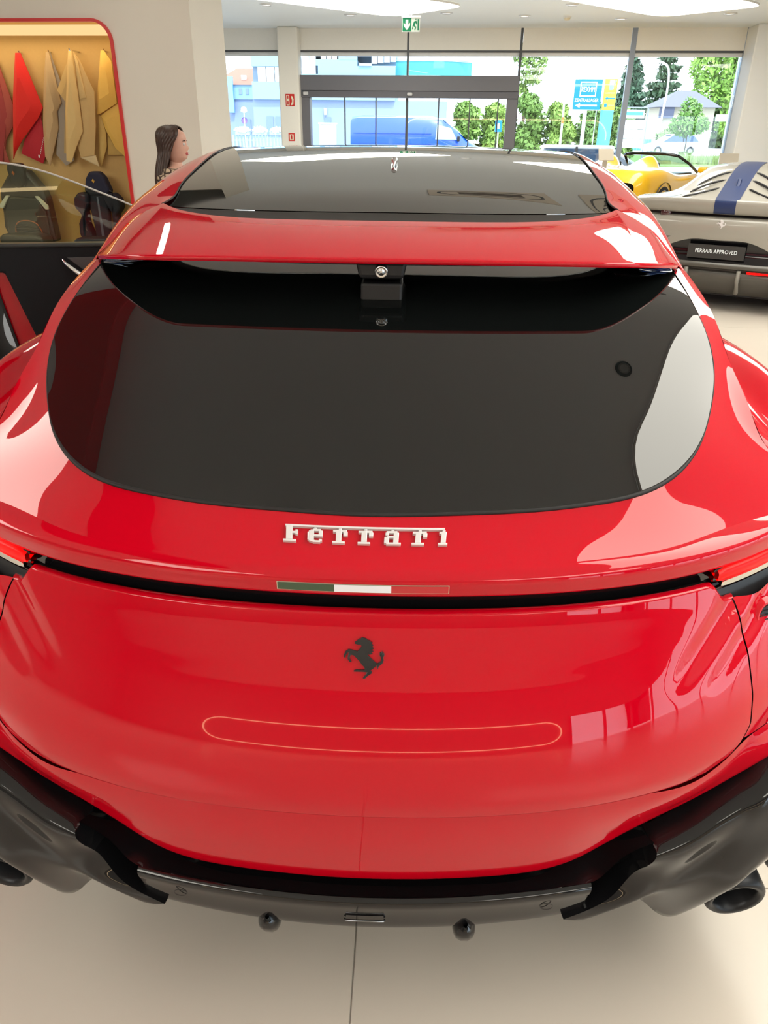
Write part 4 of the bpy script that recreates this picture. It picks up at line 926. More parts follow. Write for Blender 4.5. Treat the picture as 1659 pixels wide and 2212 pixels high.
# buildings
BL1 = mat('pale_blue_render', (.22, .37, .50), .8, noise=.03, nscale=.6); BL2 = mat('lilac_render', (.22, .28, .42), .8, noise=.03, nscale=.6); TEAL = mat('teal_cladding', (.045, .30, .33), .5); WINM = mat('bright_window', (.82, .88, .93), .15, spec=.5)
WDK = mat('dark_window', (.16, .22, .30), .2); ROOFR = mat('red_roof_tiles', (.34, .14, .10), .8, noise=.15, nscale=6); ROOFG = mat('grey_roof', (.13, .13, .165), .7, noise=.08, nscale=4); CANB = mat('steel_band', (.30, .40, .50), .5)
b = tag(empty('office_building', (-2.5, 42, GZ)), 'pale blue office building with window ribbons and a curved teal section', 'building')
ox = 2.5
def bb(nm, x0, x1, y0, y1, z0, z1, mt): return MB().box(x0+ox, x1+ox, y0-42, y1-42, z0-GZ, z1-GZ).build(nm, mt, b)
bb('lower_floor', -7.9, 1.72, 42.15, 50, GZ, 2.80, BL2); bb('upper_floor', -7.85, -5.5, 41.9, 50, 2.80, 3.55, BL1); bb('upper_wall', -5.5, -.85, 41.9, 50, 2.80, 3.9, BL1)
bb('parapet', -7.85, -5.5, 41.9, 50, 4.2, 6.4, BL1); bb('upper_wall', -7.85, -5.5, 42.3, 50, 3.55, 4.2, WDK)
for k in range(5): bb('window', -7.55+.42*k, -7.17+.42*k, 42.0, 42.3, 3.56, 4.19, WINM)
bb('upper_wall', -5.5, -5.42, 41.9, 50, 3.9, 6.4, BL1)
for k, (a, c) in enumerate(((-5.40, -5.08), (-4.98, -4.72))): bb('window', a, c, 42, 42.3, 3.9, 4.75, WINM)
bb('window_post', -5.07, -4.99, 41.9, 42.4, 3.9, 6.4, CANB); bb('upper_wall', -4.6, -.85, 41.95, 50, 3.9, 4.25, BL1); bb('parapet', -5.4, -.85, 42.05, 50, 4.75, 6.4, BL1)
for k in range(3): bb('window', -4.45+.27*k, -4.22+.27*k, 42.0, 42.3, 4.52, 4.74, WINM)
bb('upper_wall', -4.7, -2.7, 41.95, 50, 4.25, 4.52, BL1)
bb('upper_wall', -3.6, -2.7, 41.94, 42.3, 4.50, 4.75, BL1)
for k in range(4): bb('window', -2.0+.30*k, -1.74+.30*k, 42.0, 42.3, 4.36+.03*k, 4.74, WINM)
bb('sloped_beam', -2.6, -2.0, 41.85, 42.3, 4.25, 4.36, CANB)
m = MB(); g = []
for z in (3.90-GZ, 4.50-GZ): g.append([(ox-.85+3.75*t, .15+.9*(2*t-1)**2*(1 if t > .5 else .3), z) for t in np.linspace(0, 1, 20)])
m.grid(g[::-1]).build('teal_band', TEAL, b, smooth=True)
g = [[(p[0], p[1]+.05, z) for p in g[0]] for z in (3.2-GZ, 3.9-GZ)]; MB().grid(g[::-1]).build('curved_wall', BL1, b, smooth=True)
g2 = [[(ox-.85+3.75*t, .10+.9*(2*t-1)**2*(1 if t > .5 else .3), z) for t in np.linspace(0, 1, 20)] for z in (4.50-GZ, 4.56-GZ)]; MB().grid(g2[::-1]).build('roof_edge', CANB, b, smooth=True)
for k in range(5): bb('window', -.7+.72*k, -.1+.72*k, 42.4, 42.6, 4.57, 4.80, WINM)
for x in (-7.25, -6.8, -6.05, -4.35): bb('window', x, x+.32, 42.10, 42.2, 1.2, 2.05, WDK)
for x in (-4.36,): bb('lamp_bracket', x, x+.12, 42.0, 42.15, 2.15, 2.45, SENS)
h = tag(empty('old_house', (-10.2, 50, GZ)), 'old blue house with a red tiled roof at the far left', 'building')
MB().box(-1.5, .9, 0, 5, 0, 3.75-GZ).build('wall', BL2, h); MB().box(-1.5, .9, -.1, 0, 3.0-GZ, 3.75-GZ).build('cornice', BL1, h)
MB().add([(-1.6, -.2, 3.74-GZ), (.9, -.2, 3.74-GZ), (.9, 2, 4.7-GZ), (-.4, 2, 4.7-GZ), (-1.6, 5, 3.74-GZ), (.9, 5, 3.74-GZ)], [(0, 1, 2, 3), (0, 3, 4), (3, 2, 5, 4)]).build('roof', ROOFR, h)
MB().box(.15, .42, .35, .55, 4.0-GZ, 4.25-GZ).build('skylight', WINM, h); MB().box(-.55, -.25, -.35, -.1, 2.3-GZ, 4.15-GZ).build('downpipe', mat('blue_duct', (.22, .45, .75), .6), h)
for x in (-1.2, .05, .45): MB().box(x, x+.18, -.14, -.1, 3.25-GZ, 3.55-GZ).build('window', WDK, h)
MB().box(.3, .62, -.05, 0, 1.2-GZ, 1.95-GZ).build('window', WDK, h)
class HB_(MB):
    """the house is modelled at two thirds and enlarged about its ground line"""
    def build(s, *a, **k): s.v = [(x*1.54, y*1.54, (z-1.785)*1.54+1.785) for x, y, z in s.v]; return MB.build(s, *a, **k)
h = tag(empty('garden_house', (25.2, 80, GZ)), 'low house with a grey pitched roof behind the sapling', 'building')
HB_().box(-1.15, 2.0, .4, 4, 0, 2.9-GZ).build('wall', mat('cream_wall', (.40, .36, .28), .8), h); HB_().box(-1.35, -.5, .2, .39, 2.3-GZ, 2.9-GZ).build('gable_band', mat('dark_boards', (.07, .08, .13), .7), h)
HB_().add([(-1.5, .1, 2.9-GZ), (2.3, .1, 2.9-GZ), (1.2, 2.2, 3.85-GZ), (.1, 2.2, 3.85-GZ), (-1.5, 4.2, 2.9-GZ), (2.3, 4.2, 2.9-GZ)], [(0, 1, 2, 3), (0, 3, 4), (2, 1, 5), (3, 2, 5, 4)]).build('roof', ROOFG, h)
HB_().box(-1.22, -1.16, .25, .39, 0, 2.3-GZ).build('downpipe', FRAME, h); HB_().box(.3, .9, .36, .4, 1.2-GZ, 2.1-GZ).build('window', WDK, h)
f = tag(empty('board_fence', (20.6, 78, GZ)), 'low turquoise board fence beside the house', 'fence')
TQ = mat('turquoise_paint', (.08, .38, .36), .7)
for k in range(12): MB().box(-1.5+.25*k, -1.27+.25*k, 0, .03, .05, 1.0).build('board', TQ, f)
f = tag(empty('picket_fence', (-5.7, 34, GZ)), 'dark picket fence below the white flower boxes', 'fence')
for k in range(22): MB().box(-1.6+.14*k, -1.53+.14*k, 0, .03, 0, 1.42).build('picket', CANB, f)
MB().box(-1.62, 1.5, .03, .06, .3, .36).build('rail', CANB, f); MB().box(-1.62, 1.5, .03, .06, 1.2, 1.26).build('rail', CANB, f)
for k in range(4):
    r = tag(empty('flower_box', (-6.85+.70*k, 34.0, GZ+1.425)), 'white flowering box on the picket fence, '+('leftmost of four', 'second of four from left', 'third of four from left', 'rightmost of four')[k], 'flower box', 'flower boxes on the fence')
    MB().box(-.3, .3, -.08, .08, 0, .1).build('box', CANB, r); o = crown_mesh([(0, 0, .17, .31, .14, .12)], 240, .06).build('blossoms', mat('white_blossom', (.9, .92, .93), .7), r); o['kind'] = 'stuff'
# simple road vehicles
GLB = mat('car_glass_blue', (.05, .09, .16), .05, spec=.6); LW = mat('head_lamp', (.8, .82, .85), .1, metal=.3); HUB = mat('hub_grey', (.35, .36, .38), .35, metal=.8)
def vehicle(name, label, cat, loc, rz, body, cabin, L, Wd, paint, roofpaint, wr=.32, wb=2.6, group=None):
    """body / cabin: side outlines (along, up) from the rear; rounded by bevels; cabin is glass with a painted roof"""
    r = tag(empty(name, loc, math.radians(rz)), label, cat, group)
    M = Matrix(((1,0,0,0),(0,0,1,-Wd/2),(0,1,0,0),(0,0,0,1)))
    MB().prism(body, Wd, M).build('body', paint, r, bevel=.07, seg=3, smooth=False)
    n = len(cabin); w2 = Wd*.80/2; w1 = Wd*.94/2; zmin = min(p[1] for p in cabin); zmax = max(p[1] for p in cabin); v = []
    for sg in (-1, 1):
        for x, z in cabin: t = (z-zmin)/(zmax-zmin); v.append((x, sg*(w1+(w2-w1)*t), z))
    fc = [tuple(range(n)), tuple(range(2*n-1, n-1, -1))]+[(i, n+i, n+(i+1) % n, (i+1) % n) for i in range(n)]
    MB().add(v, fc).build('windows', GLB, r, bevel=.03, seg=2)
    top = sorted([p for p in cabin if p[1] > zmax-.09]); x0, x1 = top[0][0], top[-1][0]
    MB().box(x0-.10, x1+.10, -w2-.03, w2+.03, zmax-.05, zmax+.025).build('roof', roofpaint, r, bevel=.035, seg=3)
    for sg in (-1, 1):   # pillars
        for (xa, za), (xb, zb) in ((cabin[0], top[0]), (cabin[-1], top[-1])):
            MB().tube([(xa, sg*w1, za), (xb, sg*w2, zb)], .04, 6).build('pillar', roofpaint, r)
        xm = (x0+x1)/2; MB().tube([(xm, sg*(w1+.005), zmin), (xm, sg*(w2+.01), zmax)], .035, 6).build('pillar', RUBBER, r)
        for wx_ in (L/2-wb/2, L/2+wb/2):
            MW = Matrix.Translation((wx_, sg*(Wd/2-.10), wr)) @ Matrix.Rotation(-sg*math.pi/2, 4, 'X')
            t = MB().lathe([(.55*wr, .12), (.9*wr, .12), (wr, .07), (wr, -.1)], 20, MW).build('wheel', TYRE, r, smooth=True); MB().lathe([(0, .105), (.5*wr, .11), (.56*wr, .10)], 16, MW).build('rim', HUB, t)
        MB().box(L-.14, L-.02, sg*Wd*.36-.14, sg*Wd*.36+.14, .62, .74).build('head_lamp', LW, r, bevel=.02); MB().box(.0, .06, sg*Wd*.38-.12, sg*Wd*.38+.12, .70, .86).build('rear_lamp', SIGNR, r, bevel=.02)
    return r
hatch_b = [(0, .25), (4.2, .25), (4.22, .55), (4.1, .72), (3.1, .93), (.1, .98), (0, .7)]; hatch_c = [(.12, .95), (.55, 1.40), (1.2, 1.46), (2.3, 1.43), (3.15, .92)]
WCAR = mat('white_car_paint', (.82, .84, .86), .3, coat=.6); DBLUE = mat('dark_blue_paint', (.02, .05, .16), .25, coat=.8); VANB = mat('van_blue_paint', (.010, .075, .40), .35, coat=.7)
vehicle('car', 'white hatchback parked beyond the lawn in front of the house', 'car', (22.9, 68.0, GZ), 184, hatch_b, hatch_c, 4.2, 1.75, mat('pale_blue_paint', (.35, .45, .65), .3, coat=.6), WCAR)
vehicle('car', 'dark blue parked car with a white roof at the left window', 'car', (-8.6, 26.4, GZ), 8, hatch_b, hatch_c, 4.2, 1.75, DBLUE, WCAR)
vehicle('car', 'white roofed blue car outside, just over the right end of the red roof', 'car', (3.2, 23.4, GZ), -12, [(p[0], p[1]*.9) for p in hatch_b], [(p[0], p[1]*.93) for p in hatch_c], 4.2, 1.75, mat('mid_blue_paint', (.10, .25, .50), .3, coat=.6), WCAR)
vehicle('car', 'dark violet blue car at the left picture edge behind the open door', 'car', (-3.8, 2.1, 0), 90, [(p[0], p[1]*.92) for p in hatch_b], [(p[0]+.2, p[1]*.88) for p in hatch_c], 4.2, 1.85, mat('violet_paint', (.035, .025, .15), .25, coat=.9), mat('violet_roof', (.035, .025, .15), .25, coat=.9))
v = tag(empty('van', (-2.25, 32.0, GZ), math.radians(0)), 'blue panel van parked outside behind the glass doors', 'van')
# van: rounded body section swept along its length
side = [(0.0, .35, 2.02), (.06, .30, 2.10), (.35, .28, 2.14), (2.9, .28, 2.16), (3.35, .28, 2.10), (3.95, .28, 1.72), (4.35, .28, 1.36), (4.85, .30, 1.12), (5.02, .35, .95)]
g = []
for (x, zb, zt) in side:
    hw = .95 if .1 < x < 4.6 else .86; row = []
    for t, (yy, k) in enumerate(((-1, 0), (-1, .45), (-.98, .62), (-.93, .86), (-.80, .965), (-.5, 1), (0, 1.0), (.5, 1), (.80, .965), (.93, .86), (.98, .62), (1, .45), (1, 0))): row.append((x, hw*yy, zb+(zt-zb)*k))
    g.append(row)
m = MB().grid(g); m.add([p for p in g[0]], [tuple(range(len(g[0])-1, -1, -1))]); m.add([p for p in g[-1]], [tuple(range(len(g[-1])))])
m.build('body', VANB, v, smooth=True, autos=.7)
MB().add([(3.15, -.955, 1.38), (3.95, -.955, 1.38), (3.72, -.90, 1.76), (3.2, -.89, 1.88)], [(0, 1, 2, 3)]).build('side_window', mat('van_glass', (.30, .40, .50), .1, spec=.6), v)
MB().add([(3.42, -.72, 2.03), (3.42, .72, 2.03), (4.38, .80, 1.36), (4.38, -.80, 1.36)], [(0, 1, 2, 3)]).build('windscreen', GLB, v)
for zz in (1.20, 1.55): MB().box(.1, 3.0, -.962, -.95, zz, zz+.02).build('body_line', mat('van_line', (.01, .05, .25), .4), v)
for wx_ in (.95, 4.1):
    for sg in (-1, 1):
        MW = Matrix.Translation((wx_, sg*.86, .34)) @ Matrix.Rotation(-sg*math.pi/2, 4, 'X'); t = MB().lathe([(.18, .12), (.3, .12), (.34, .07), (.34, -.1)], 20, MW).build('wheel', TYRE, v, smooth=True); MB().lathe([(0, .1), (.18, .11)], 16, MW).build('hub', HUB, t)
MB().box(3.95, 4.05, -1.1, -.96, 1.32, 1.5).build('mirror', RUBBER, v, bevel=.03)
c_ = tag(empty('utility_cabinet', (-3.4, 34, GZ)), 'white utility cabinet left of the blue van', 'cabinet'); MB().box(-.33, .33, 0, .4, 0, 1.85).build('body', SENS, c_, bevel=.02); MB().box(-.36, .36, -.03, .43, 1.85, 1.9).build('lid', WHITE, c_); MB().box(-.3, .3, -.012, 0, .1, 1.75).build('door', mat('cabinet_door', (.75, .8, .85), .5), c_)
# street signs
def text(root, s, size, x, z, mt, y, align='CENTER', sx=1.0, nm='lettering'):
    cu = bpy.data.curves.new(nm, 'FONT'); cu.body = s; cu.size = size; cu.align_x = align; cu.extrude = .002; cu.resolution_u = 2
    o = bpy.data.objects.new(nm, cu); COL.objects.link(o); bpy.context.view_layer.update()
    me = bpy.data.meshes.new_from_object(o.evaluated_get(bpy.context.evaluated_depsgraph_get())); bpy.data.objects.remove(o); bpy.data.curves.remove(cu)
    me.transform(Matrix.Translation((x, y, z)) @ Matrix(((sx,0,0,0),(0,0,1,0),(0,1,0,0),(0,0,0,1)))); me.flip_normals()
    return link(nm, me, mt, root)
SBLUE = mat('sign_blue', (.0, .17, .46), .4); SYEL = mat('sign_yellow', (.55, .47, .04), .4); SWH = mat('sign_white_b', (.86, .92, .95), .4); SGREY = mat('sign_grey', (.20, .25, .32), .5); TURQ = mat('turquoise_post', (.08, .34, .40), .4)
s = tag(empty('street_sign', (6.5, 32, GZ)), 'blue street sign reading ZENTRALLAGER with a white arrow', 'sign'); zb = 2.31-GZ
MB().box(-.50, .50, 0, .06, zb, zb+.98).build('panel', SBLUE, s); MB().box(-.53, .53, .01, .07, zb-.03, zb+.01).build('frame', SWH, s); MB().box(-.06, .06, .07, .15, 0, zb+.9).build('post', SENS, s)
MB().box(-.53, .53, .01, .07, zb+.97, zb+1.01).build('frame', SWH, s)
def outline(root, nm, x0, x1, z0, z1, w_, mt, y):
    k = [box2(x0, x1, z1-w_, z1), box2(x0, x1, z0, z0+w_), box2(x0, x0+w_, z0, z1), box2(x1-w_, x1, z0, z1)]
    m = MB(); o = [(x0, z0), (x1, z0), (x1, z1), (x0, z1)]; i = [(x0+w_, z0+w_), (x1-w_, z0+w_), (x1-w_, z1-w_), (x0+w_, z1-w_)]
    m.grid([[(p[0], y, p[1]) for p in o+o[:1]], [(p[0], y, p[1]) for p in i+i[:1]]]); return m.build(nm, mt, root)
outline(s, 'logo_frame', -.30, .30, zb+.42, zb+.90, .035, SWH, -.006)
text(s, 'REXMM', .24, 0, zb+.575, SWH, -.006, sx=.62, nm='logo')
text(s, 'ZENTRALLAGER', .155, -.02, zb+.255, SWH, -.006, sx=.78)
on(s, 'arrow', [[(-.42, zb+.13), (-.25, zb+.21), (-.25, zb+.155), (.38, zb+.155), (.38, zb+.105), (-.25, zb+.105), (-.25, zb+.05)]], SWH, -.01, -.002)
s = tag(empty('street_sign', (7.32, 32, GZ)), 'yellow street sign with a blue arrow on a turquoise post', 'sign')
MB().box(-.23, .23, 0, .08, zb+.0, zb+1.0).build('panel', SYEL, s); MB().box(-.22, .22, .0, .3, 0, zb-.002).build('post', TURQ, s, bevel=.03)
on(s, 'pump_symbol', [[(-.06, zb+.64), (.06, zb+.64), (.10, zb+.66), (.10, zb+.83), (-.06, zb+.83)]], SGREY, -.01, -.002); on(s, 'pump_screen', [box2(-.06, .10, zb+.84, zb+.97)], SWH, -.01, -.002); on(s, 'pump_hose', [[(.13, zb+.68), (.15, zb+.68), (.15, zb+.92), (.19, zb+.92), (.19, zb+.95), (.13, zb+.95)]], SGREY, -.01, -.002)
text(s, 'LADEPOINT', .07, 0, zb+.52, SGREY, -.006, sx=.9)
on(s, 'arrow', [[(-.17, zb+.37), (-.07, zb+.43), (-.07, zb+.39), (.20, zb+.39), (.20, zb+.35), (-.07, zb+.35), (-.07, zb+.31)]], SBLUE, -.01, -.002)
on(s, 'square_symbol', [box2(-.17, -.07, zb+.09, zb+.20)], SBLUE, -.01, -.002); text(s, 'SERVICE', .06, .08, zb+.12, SGREY, -.006)
cm = tag(empty('street_camera', (7.0, 32, 3.47)), 'small grey camera box above the yellow sign', 'camera'); MB().box(-.09, .09, -.1, .1, -.05, .05).build('housing', SENS, cm, bevel=.02); MB().tube([(.0, .08, -.04), (.0, .5, -.2), (.0, .5, -3.58)], .02, 6).build('pole', SENS, cm)
s = tag(empty('notice_board', (7.85, 30, GZ)), 'white notice board with three blank panels in a dark frame', 'sign')
MB().tube([(-.42, 0, 0), (-.42, 0, 2.42), (-.38, 0, 2.47), (.38, 0, 2.47), (.42, 0, 2.42), (.42, 0, 0)], .02, 6).build('frame', SGREY, s)
for k in range(3): MB().box(-.38, .38, -.01, .01, 1.20+.30*k, 1.48+.30*k).build('panel', SWH, s)
MB().box(-.38, .30, -.01, .01, 2.14, 2.40).build('head_panel', SWH, s); MB().box(-.33, .25, -.016, -.011, 2.23, 2.33).build('head_strip', TURQ, s)
p = tag(empty('flag_pole', (5.32, 30, GZ)), 'thin pale pole left of the blue street sign', 'pole'); MB().tube([(0, 0, 0), (0, 0, 2.2), (-.03, 0, 5.2)], [.05, .035, .012], 8).build('shaft', SENS, p, smooth=True); MB().box(-.04, .04, -.06, -.04, 1.95, 2.15).build('tag', HORSEO, p)
p = tag(empty('street_lamp', (22.4, 77, GZ)), 'tall grey street lamp with a curved arm in front of the conifers', 'street lamp'); MB().tube(curve([(0, 0, 0), (.03, 0, 3.5), (.05, 0, 6.0), (-.2, 0, 6.75), (-1.05, 0, 7.1)], 20), .09, 8).build('post', SENS, p, smooth=True); MB().box(-2.0, -.95, -.2, .2, 7.02, 7.25).build('lamp_head', SENS, p, bevel=.03)
p = tag(empty('street_lamp', (10.4, 28, GZ)), 'grey post with a small box at the right window edge', 'pole'); MB().tube([(0, 0, 0), (0, 0, 3.4)], .05, 8).build('post', SENS, p, smooth=True); MB().box(-.45, -.05, -.1, .1, 2.05, 2.25).build('box', SENS, p, bevel=.02); MB().box(-.12, -.04, -.06, .06, 2.9, 3.0).build('clamp', SENS, p)
p.name = 'signal_post'
p = tag(empty('no_stopping_sign', (-7.15, 36, GZ)), 'round violet road sign on a thin post by the old house', 'sign'); MB().tube([(0, 0, 0), (0, 0, 2.3)], .025, 6).build('post', SENS, p); MB().lathe([(0, -.02), (.12, -.02), (.13, .01)], 20, Matrix.Translation((0, -.03, 1.95)) @ Matrix.Rotation(math.pi/2, 4, 'X')).build('disc', mat('violet_sign', (.20, .12, .62), .4), p); MB().lathe([(.0, .22), (.1, .2), (.14, .05), (.05, 0)], 16, Matrix.Translation((0, 0, 2.25))).build('lantern', WHITE, p, smooth=True)
p = tag(empty('parking_sign', (4.1, 40, GZ)), 'small blue square sign before the hedge, right of the van', 'sign'); MB().tube([(0, 0, 0), (0, 0, 1.8)], .03, 6).build('post', SENS, p); MB().box(-.16, .16, -.03, -.01, 1.62, 2.1).build('panel', SBLUE, p); MB().box(-.05, .05, -.036, -.03, 1.75, 1.98).build('symbol', SWH, p)
# ================================================================ GREY COUPE at the right
g_ = math.radians(28.0)
gc = tag(empty('sports_car', (3.125, 7.985, 0), -g_), 'matt grey sports coupe with a blue centre stripe, seen from behind at right', 'car')
GREY = mat('warm_grey_paint', (.28, .265, .23), .38, coat=.75, ior=1.5); STB = mat('stripe_blue', (.008, .024, .10), .45, coat=.15); GDK = mat('diffuser_grey', (.07, .065, .055), .4, coat=.3)
def gb(m, nm, mt, par=gc, **k): return m.build(nm, mt, par, **k)
xs_ = (0, .25, .5, .72, .9, .97)
sp = [[(x, .06+.10*(x/.97)**2, 1.055-.03*(x/.9)**4) for x in xs_], [(x, .0+.12*(x/.97)**2, 1.060-.035*(x/.9)**4) for x in xs_], [(x, -.005+.12*(x/.97)**2, 1.045-.035*(x/.9)**4) for x in xs_], [(x, .03+.12*(x/.97)**2, .935) for x in xs_], [(x, .08+.12*(x/.97)**2, .925) for x in xs_]]
gb(MB().grid(surf(sp, 16, 50, True)), 'tail_spoiler', GREY, smooth=True)
dk = [[(0, .05, 1.052), (.3, .05, 1.05), (.55, .07, 1.04), (.75, .1, 1.03), (.95, .16, 1.0)], [(0, .5, 1.155), (.25, .5, 1.145), (.45, .5, 1.09), (.7, .5, 1.03), (.96, .5, 1.02)], [(0, 1.0, 1.265), (.28, 1.0, 1.25), (.48, 1.0, 1.17), (.70, 1.0, 1.06), (.97, 1.0, 1.02)], [(0, 1.6, 1.335), (.30, 1.6, 1.32), (.50, 1.6, 1.25), (.70, 1.6, 1.05), (.96, 1.6, .96)], [(0, 2.1, 1.34), (.32, 2.1, 1.325), (.54, 2.1, 1.24), (.74, 2.1, 1.0), (.93, 2.1, .92)]]
DK = surf(dk, 40, 70, True); gb(MB().grid(DK), 'engine_cover', GREY, smooth=True)
def deckz(x, y):
    d = (DK[..., 0]-x)**2+(DK[..., 1]-y)**2; return float(DK[np.unravel_index(np.argmin(d), d.shape)][2])
def strip2(x0a, x1a, x0b, x1b, ya, yb, up, n=16):
    g = []
    for t in np.linspace(0, 1, n): y = ya+(yb-ya)*t; a = x0a+(x0b-x0a)*t; b_ = x1a+(x1b-x1a)*t; g.append([(x, y, 0) for x in np.linspace(a, b_, 5)])
    g = np.array(g)
    yy = DK[:, 35, 1]; zz_ = DK[:, 35, 2]
    for r in g:
        for p in r:
            z0 = np.interp(p[1], yy, zz_); p[2] = z0-.10*(abs(p[0])/.3)**2*.12+up
    return MB().grid(g)
gb(strip2(-.11, .11, -.12, .12, .03, 2.08, .006), 'centre_stripe', STB, smooth=True)
SPG = surf(sp, 16, 61, True); cc_ = [j for j in range(61) if abs(SPG[0, j, 0]) < .125]
gb(MB().grid(SPG[:, cc_]+np.array([0, -.004, .002])), 'spoiler_stripe', STB, smooth=True)
for k, (ya, yb, x0, x1) in enumerate(((.18, .42, -.44, -.14), (.42, .72, -.42, -.13), (.70, 1.02, -.40, -.12))):
    for sg in (1, -1):
        P = [(sg*x0, ya, deckz(x0, ya)+.004), (sg*(x0+x1)/2, (ya+yb)/2-.02, deckz((x0+x1)/2, (ya+yb)/2)+.006), (sg*x1, yb, deckz(x1, yb)+.006)]
        gb(MB().tube(curve(P, 10), [.003]+[.011]*8+[.003], 6), 'louvre', SATINB, smooth=True)
gb(MB().prism([(0, 0), (.14, 0), (.11, .075), (.06, .08)], .035, at_(.02, .5, 1.155) @ Matrix(((0,0,1,-.018),(1,0,0,0),(0,1,0,0),(0,0,0,1)))), 'fin_camera', STB, bevel=.01)
gb(MB().prism([(-.07, -.05), (.07, -.05), (.09, .03), (.0, .07), (-.09, .03)], .008, frame((.34, .30, 1.088), (1, 0, -.12), (0, 1, .22))), 'filler_cap', GREY, bevel=.003)
fa = [[(x, .07+.12*(x/.97)**2, .905) for x in xs_], [(x, .02+.12*(x/.97)**2, .885) for x in xs_], [(x, .0+.12*(x/.97)**2, .80) for x in xs_], [(x, .01+.12*(x/.97)**2, z) for x, z in zip(xs_, (.69, .69, .60, .50, .50, .50))]]
gb(MB().grid(surf(fa, 20, 60, True)), 'rear_fascia', GREY, smooth=True)
gb(MB().box(-.93, .93, .16, .20, .40, 1.0), 'tail_void', SATINB)
for sg in (-1, 1):
    MW = Matrix.Translation((sg*.56, .10, .915)) @ Matrix.Rotation(math.pi/2, 4, 'X'); gb(MB().lathe([(0, .03), (.045, .028), (.055, .015), (.055, -.03)], 24, MW), 'tail_lamp', mat('lamp_smoked', (.06, .015, .018), .1, coat=1), smooth=True)
gb(MB().prism([(x*1.0, y) for x, y in horse_outline(.00032)], .006, frame((.0, .004, .842), (1, 0, 0), (0, 0, 1))), 'horse_emblem', WPLAST)
gb(MB().grid(surf([[(x, .03, .70) for x in (0, .3, .55, .7)], [(x, .06, .6) for x in (0, .3, .55, .7)], [(x, .03, .47) for x in (0, .3, .55, .7)]], 8, 20, True)), 'plate_recess', GLOSSB, smooth=True)
gb(MB().box(-.27, .27, .005, .02, .515, .645), 'number_plate', mat('plate_dark', (.028, .027, .026), .5))
tx = text(gc, 'FERRARI APPROVED', .052, 0, .568, SWH, .003, sx=.86, nm='plate_lettering'); tx2 = text(gc, 'SHOWROOM', .022, 0, .527, HORSEO, .003, sx=1.9, nm='plate_footer'); bpy.data.objects.remove(tx2)
di = [[(x, .0+.12*(x/.97)**2, .48) for x in xs_], [(x, -.02+.12*(x/.97)**2, .455) for x in xs_], [(x, -.01+.12*(x/.97)**2, .43) for x in xs_]]
gb(MB().grid(surf(di, 8, 40, True)), 'diffuser_lip', GDK, smooth=True)
d2 = [[(x, .03+.12*(x/.97)**2, .425) for x in xs_], [(x, .08+.12*(x/.97)**2, .40) for x in xs_], [(x, .02+.12*(x/.97)**2, .385) for x in xs_], [(x, .06+.12*(x/.97)**2, .28) for x in xs_], [(x, .14+.12*(x/.97)**2, .19) for x in xs_], [(x, .7, .15) for x in xs_]]
gb(MB().grid(surf(d2, 20, 40, True)), 'diffuser', GDK, smooth=True)
for x in (-.25, .25, -.6, .6): gb(MB().tube([(x, .0, .42), (x, .01, .32), (x+.005, .05, .20), (x, .2, .16)], [.02, .022, .026, .01], 8), 'diffuser_fin', mat('fin_grey', (.20, .19, .165), .4), smooth=True)
gb(MB().box(.32, .62, .015, .03, .392, .412), 'fog_lamp', LRED, bevel=.004)
# flanks and front of the grey coupe
for sg in (1, -1):
    P = surf([[(.95, .16, 1.0), (.96, .6, 1.02), (.97, 1.0, 1.02), (.96, 1.6, .96), (.93, 2.1, .92), (.93, 3.2, .86), (.85, 4.3, .62)], [(.97, .2, .75), (1.0, .6, .8), (1.0, 1.0, .8), (.98, 1.6, .7), (.95, 2.1, .65), (.97, 3.2, .65), (.9, 4.3, .5)], [(.95, .22, .42), (.96, .5, .62), (.97, 1.3, .62), (.97, 1.7, .25), (.95, 2.1, .2), (.95, 3.1, .22), (.88, 4.3, .2)]], 12, 40)
    if sg < 0: P = mir(P)[:, ::-1]
    gb(MB().grid(P), 'side_panel', GREY, smooth=True)
    for wy in (.98, 3.58):
        MW = Matrix.Translation((.86*sg, wy, .345)) @ Matrix.Rotation(sg*math.pi/2, 4, 'Y'); t = gb(MB().lathe([(.25, .10), (.32, .10), (.345, .06), (.345, -.16)], 28, MW), 'wheel', TYRE, smooth=True); MB().lathe([(0, .05), (.24, .08), (.25, .1)], 20, MW).build('rim', RIM, t)
gb(MB().grid(surf([[(0, 2.08, 1.335), (.32, 2.08, 1.32), (.56, 2.08, 1.22)], [(0, 2.6, 1.20), (.4, 2.6, 1.17), (.68, 2.5, 1.02)], [(0, 3.1, .96), (.45, 3.05, .94), (.80, 2.9, .88)]], 10, 20, True)), 'windscreen', DGLASS, smooth=True)
gb(MB().grid(surf([[(0, 3.08, .96), (.45, 3.03, .94), (.93, 2.9, .88)], [(0, 3.8, .80), (.45, 3.75, .80), (.93, 3.6, .80)], [(0, 4.45, .55), (.45, 4.42, .55), (.86, 4.25, .55)], [(0, 4.5, .2), (.45, 4.45, .2), (.86, 4.3, .2)]], 14, 24, True)), 'bonnet', GREY, smooth=True)
gb(MB().box(-.9, .9, .3, 4.2, .12, .16), 'floor_pan', SATINB)
# ================================================================ YELLOW CONVERTIBLE
yc = tag(empty('convertible', (4.3, 16.9, 0), math.radians(50)), 'yellow open-top sports car with twin headrest humps, parked by the window', 'car')
YELP = mat('yellow_paint', (.78, .44, .005), .3, coat=1.0, ior=1.5)
def yb(m, nm, mt, par=yc, **k): return m.build(nm, mt, par, **k)
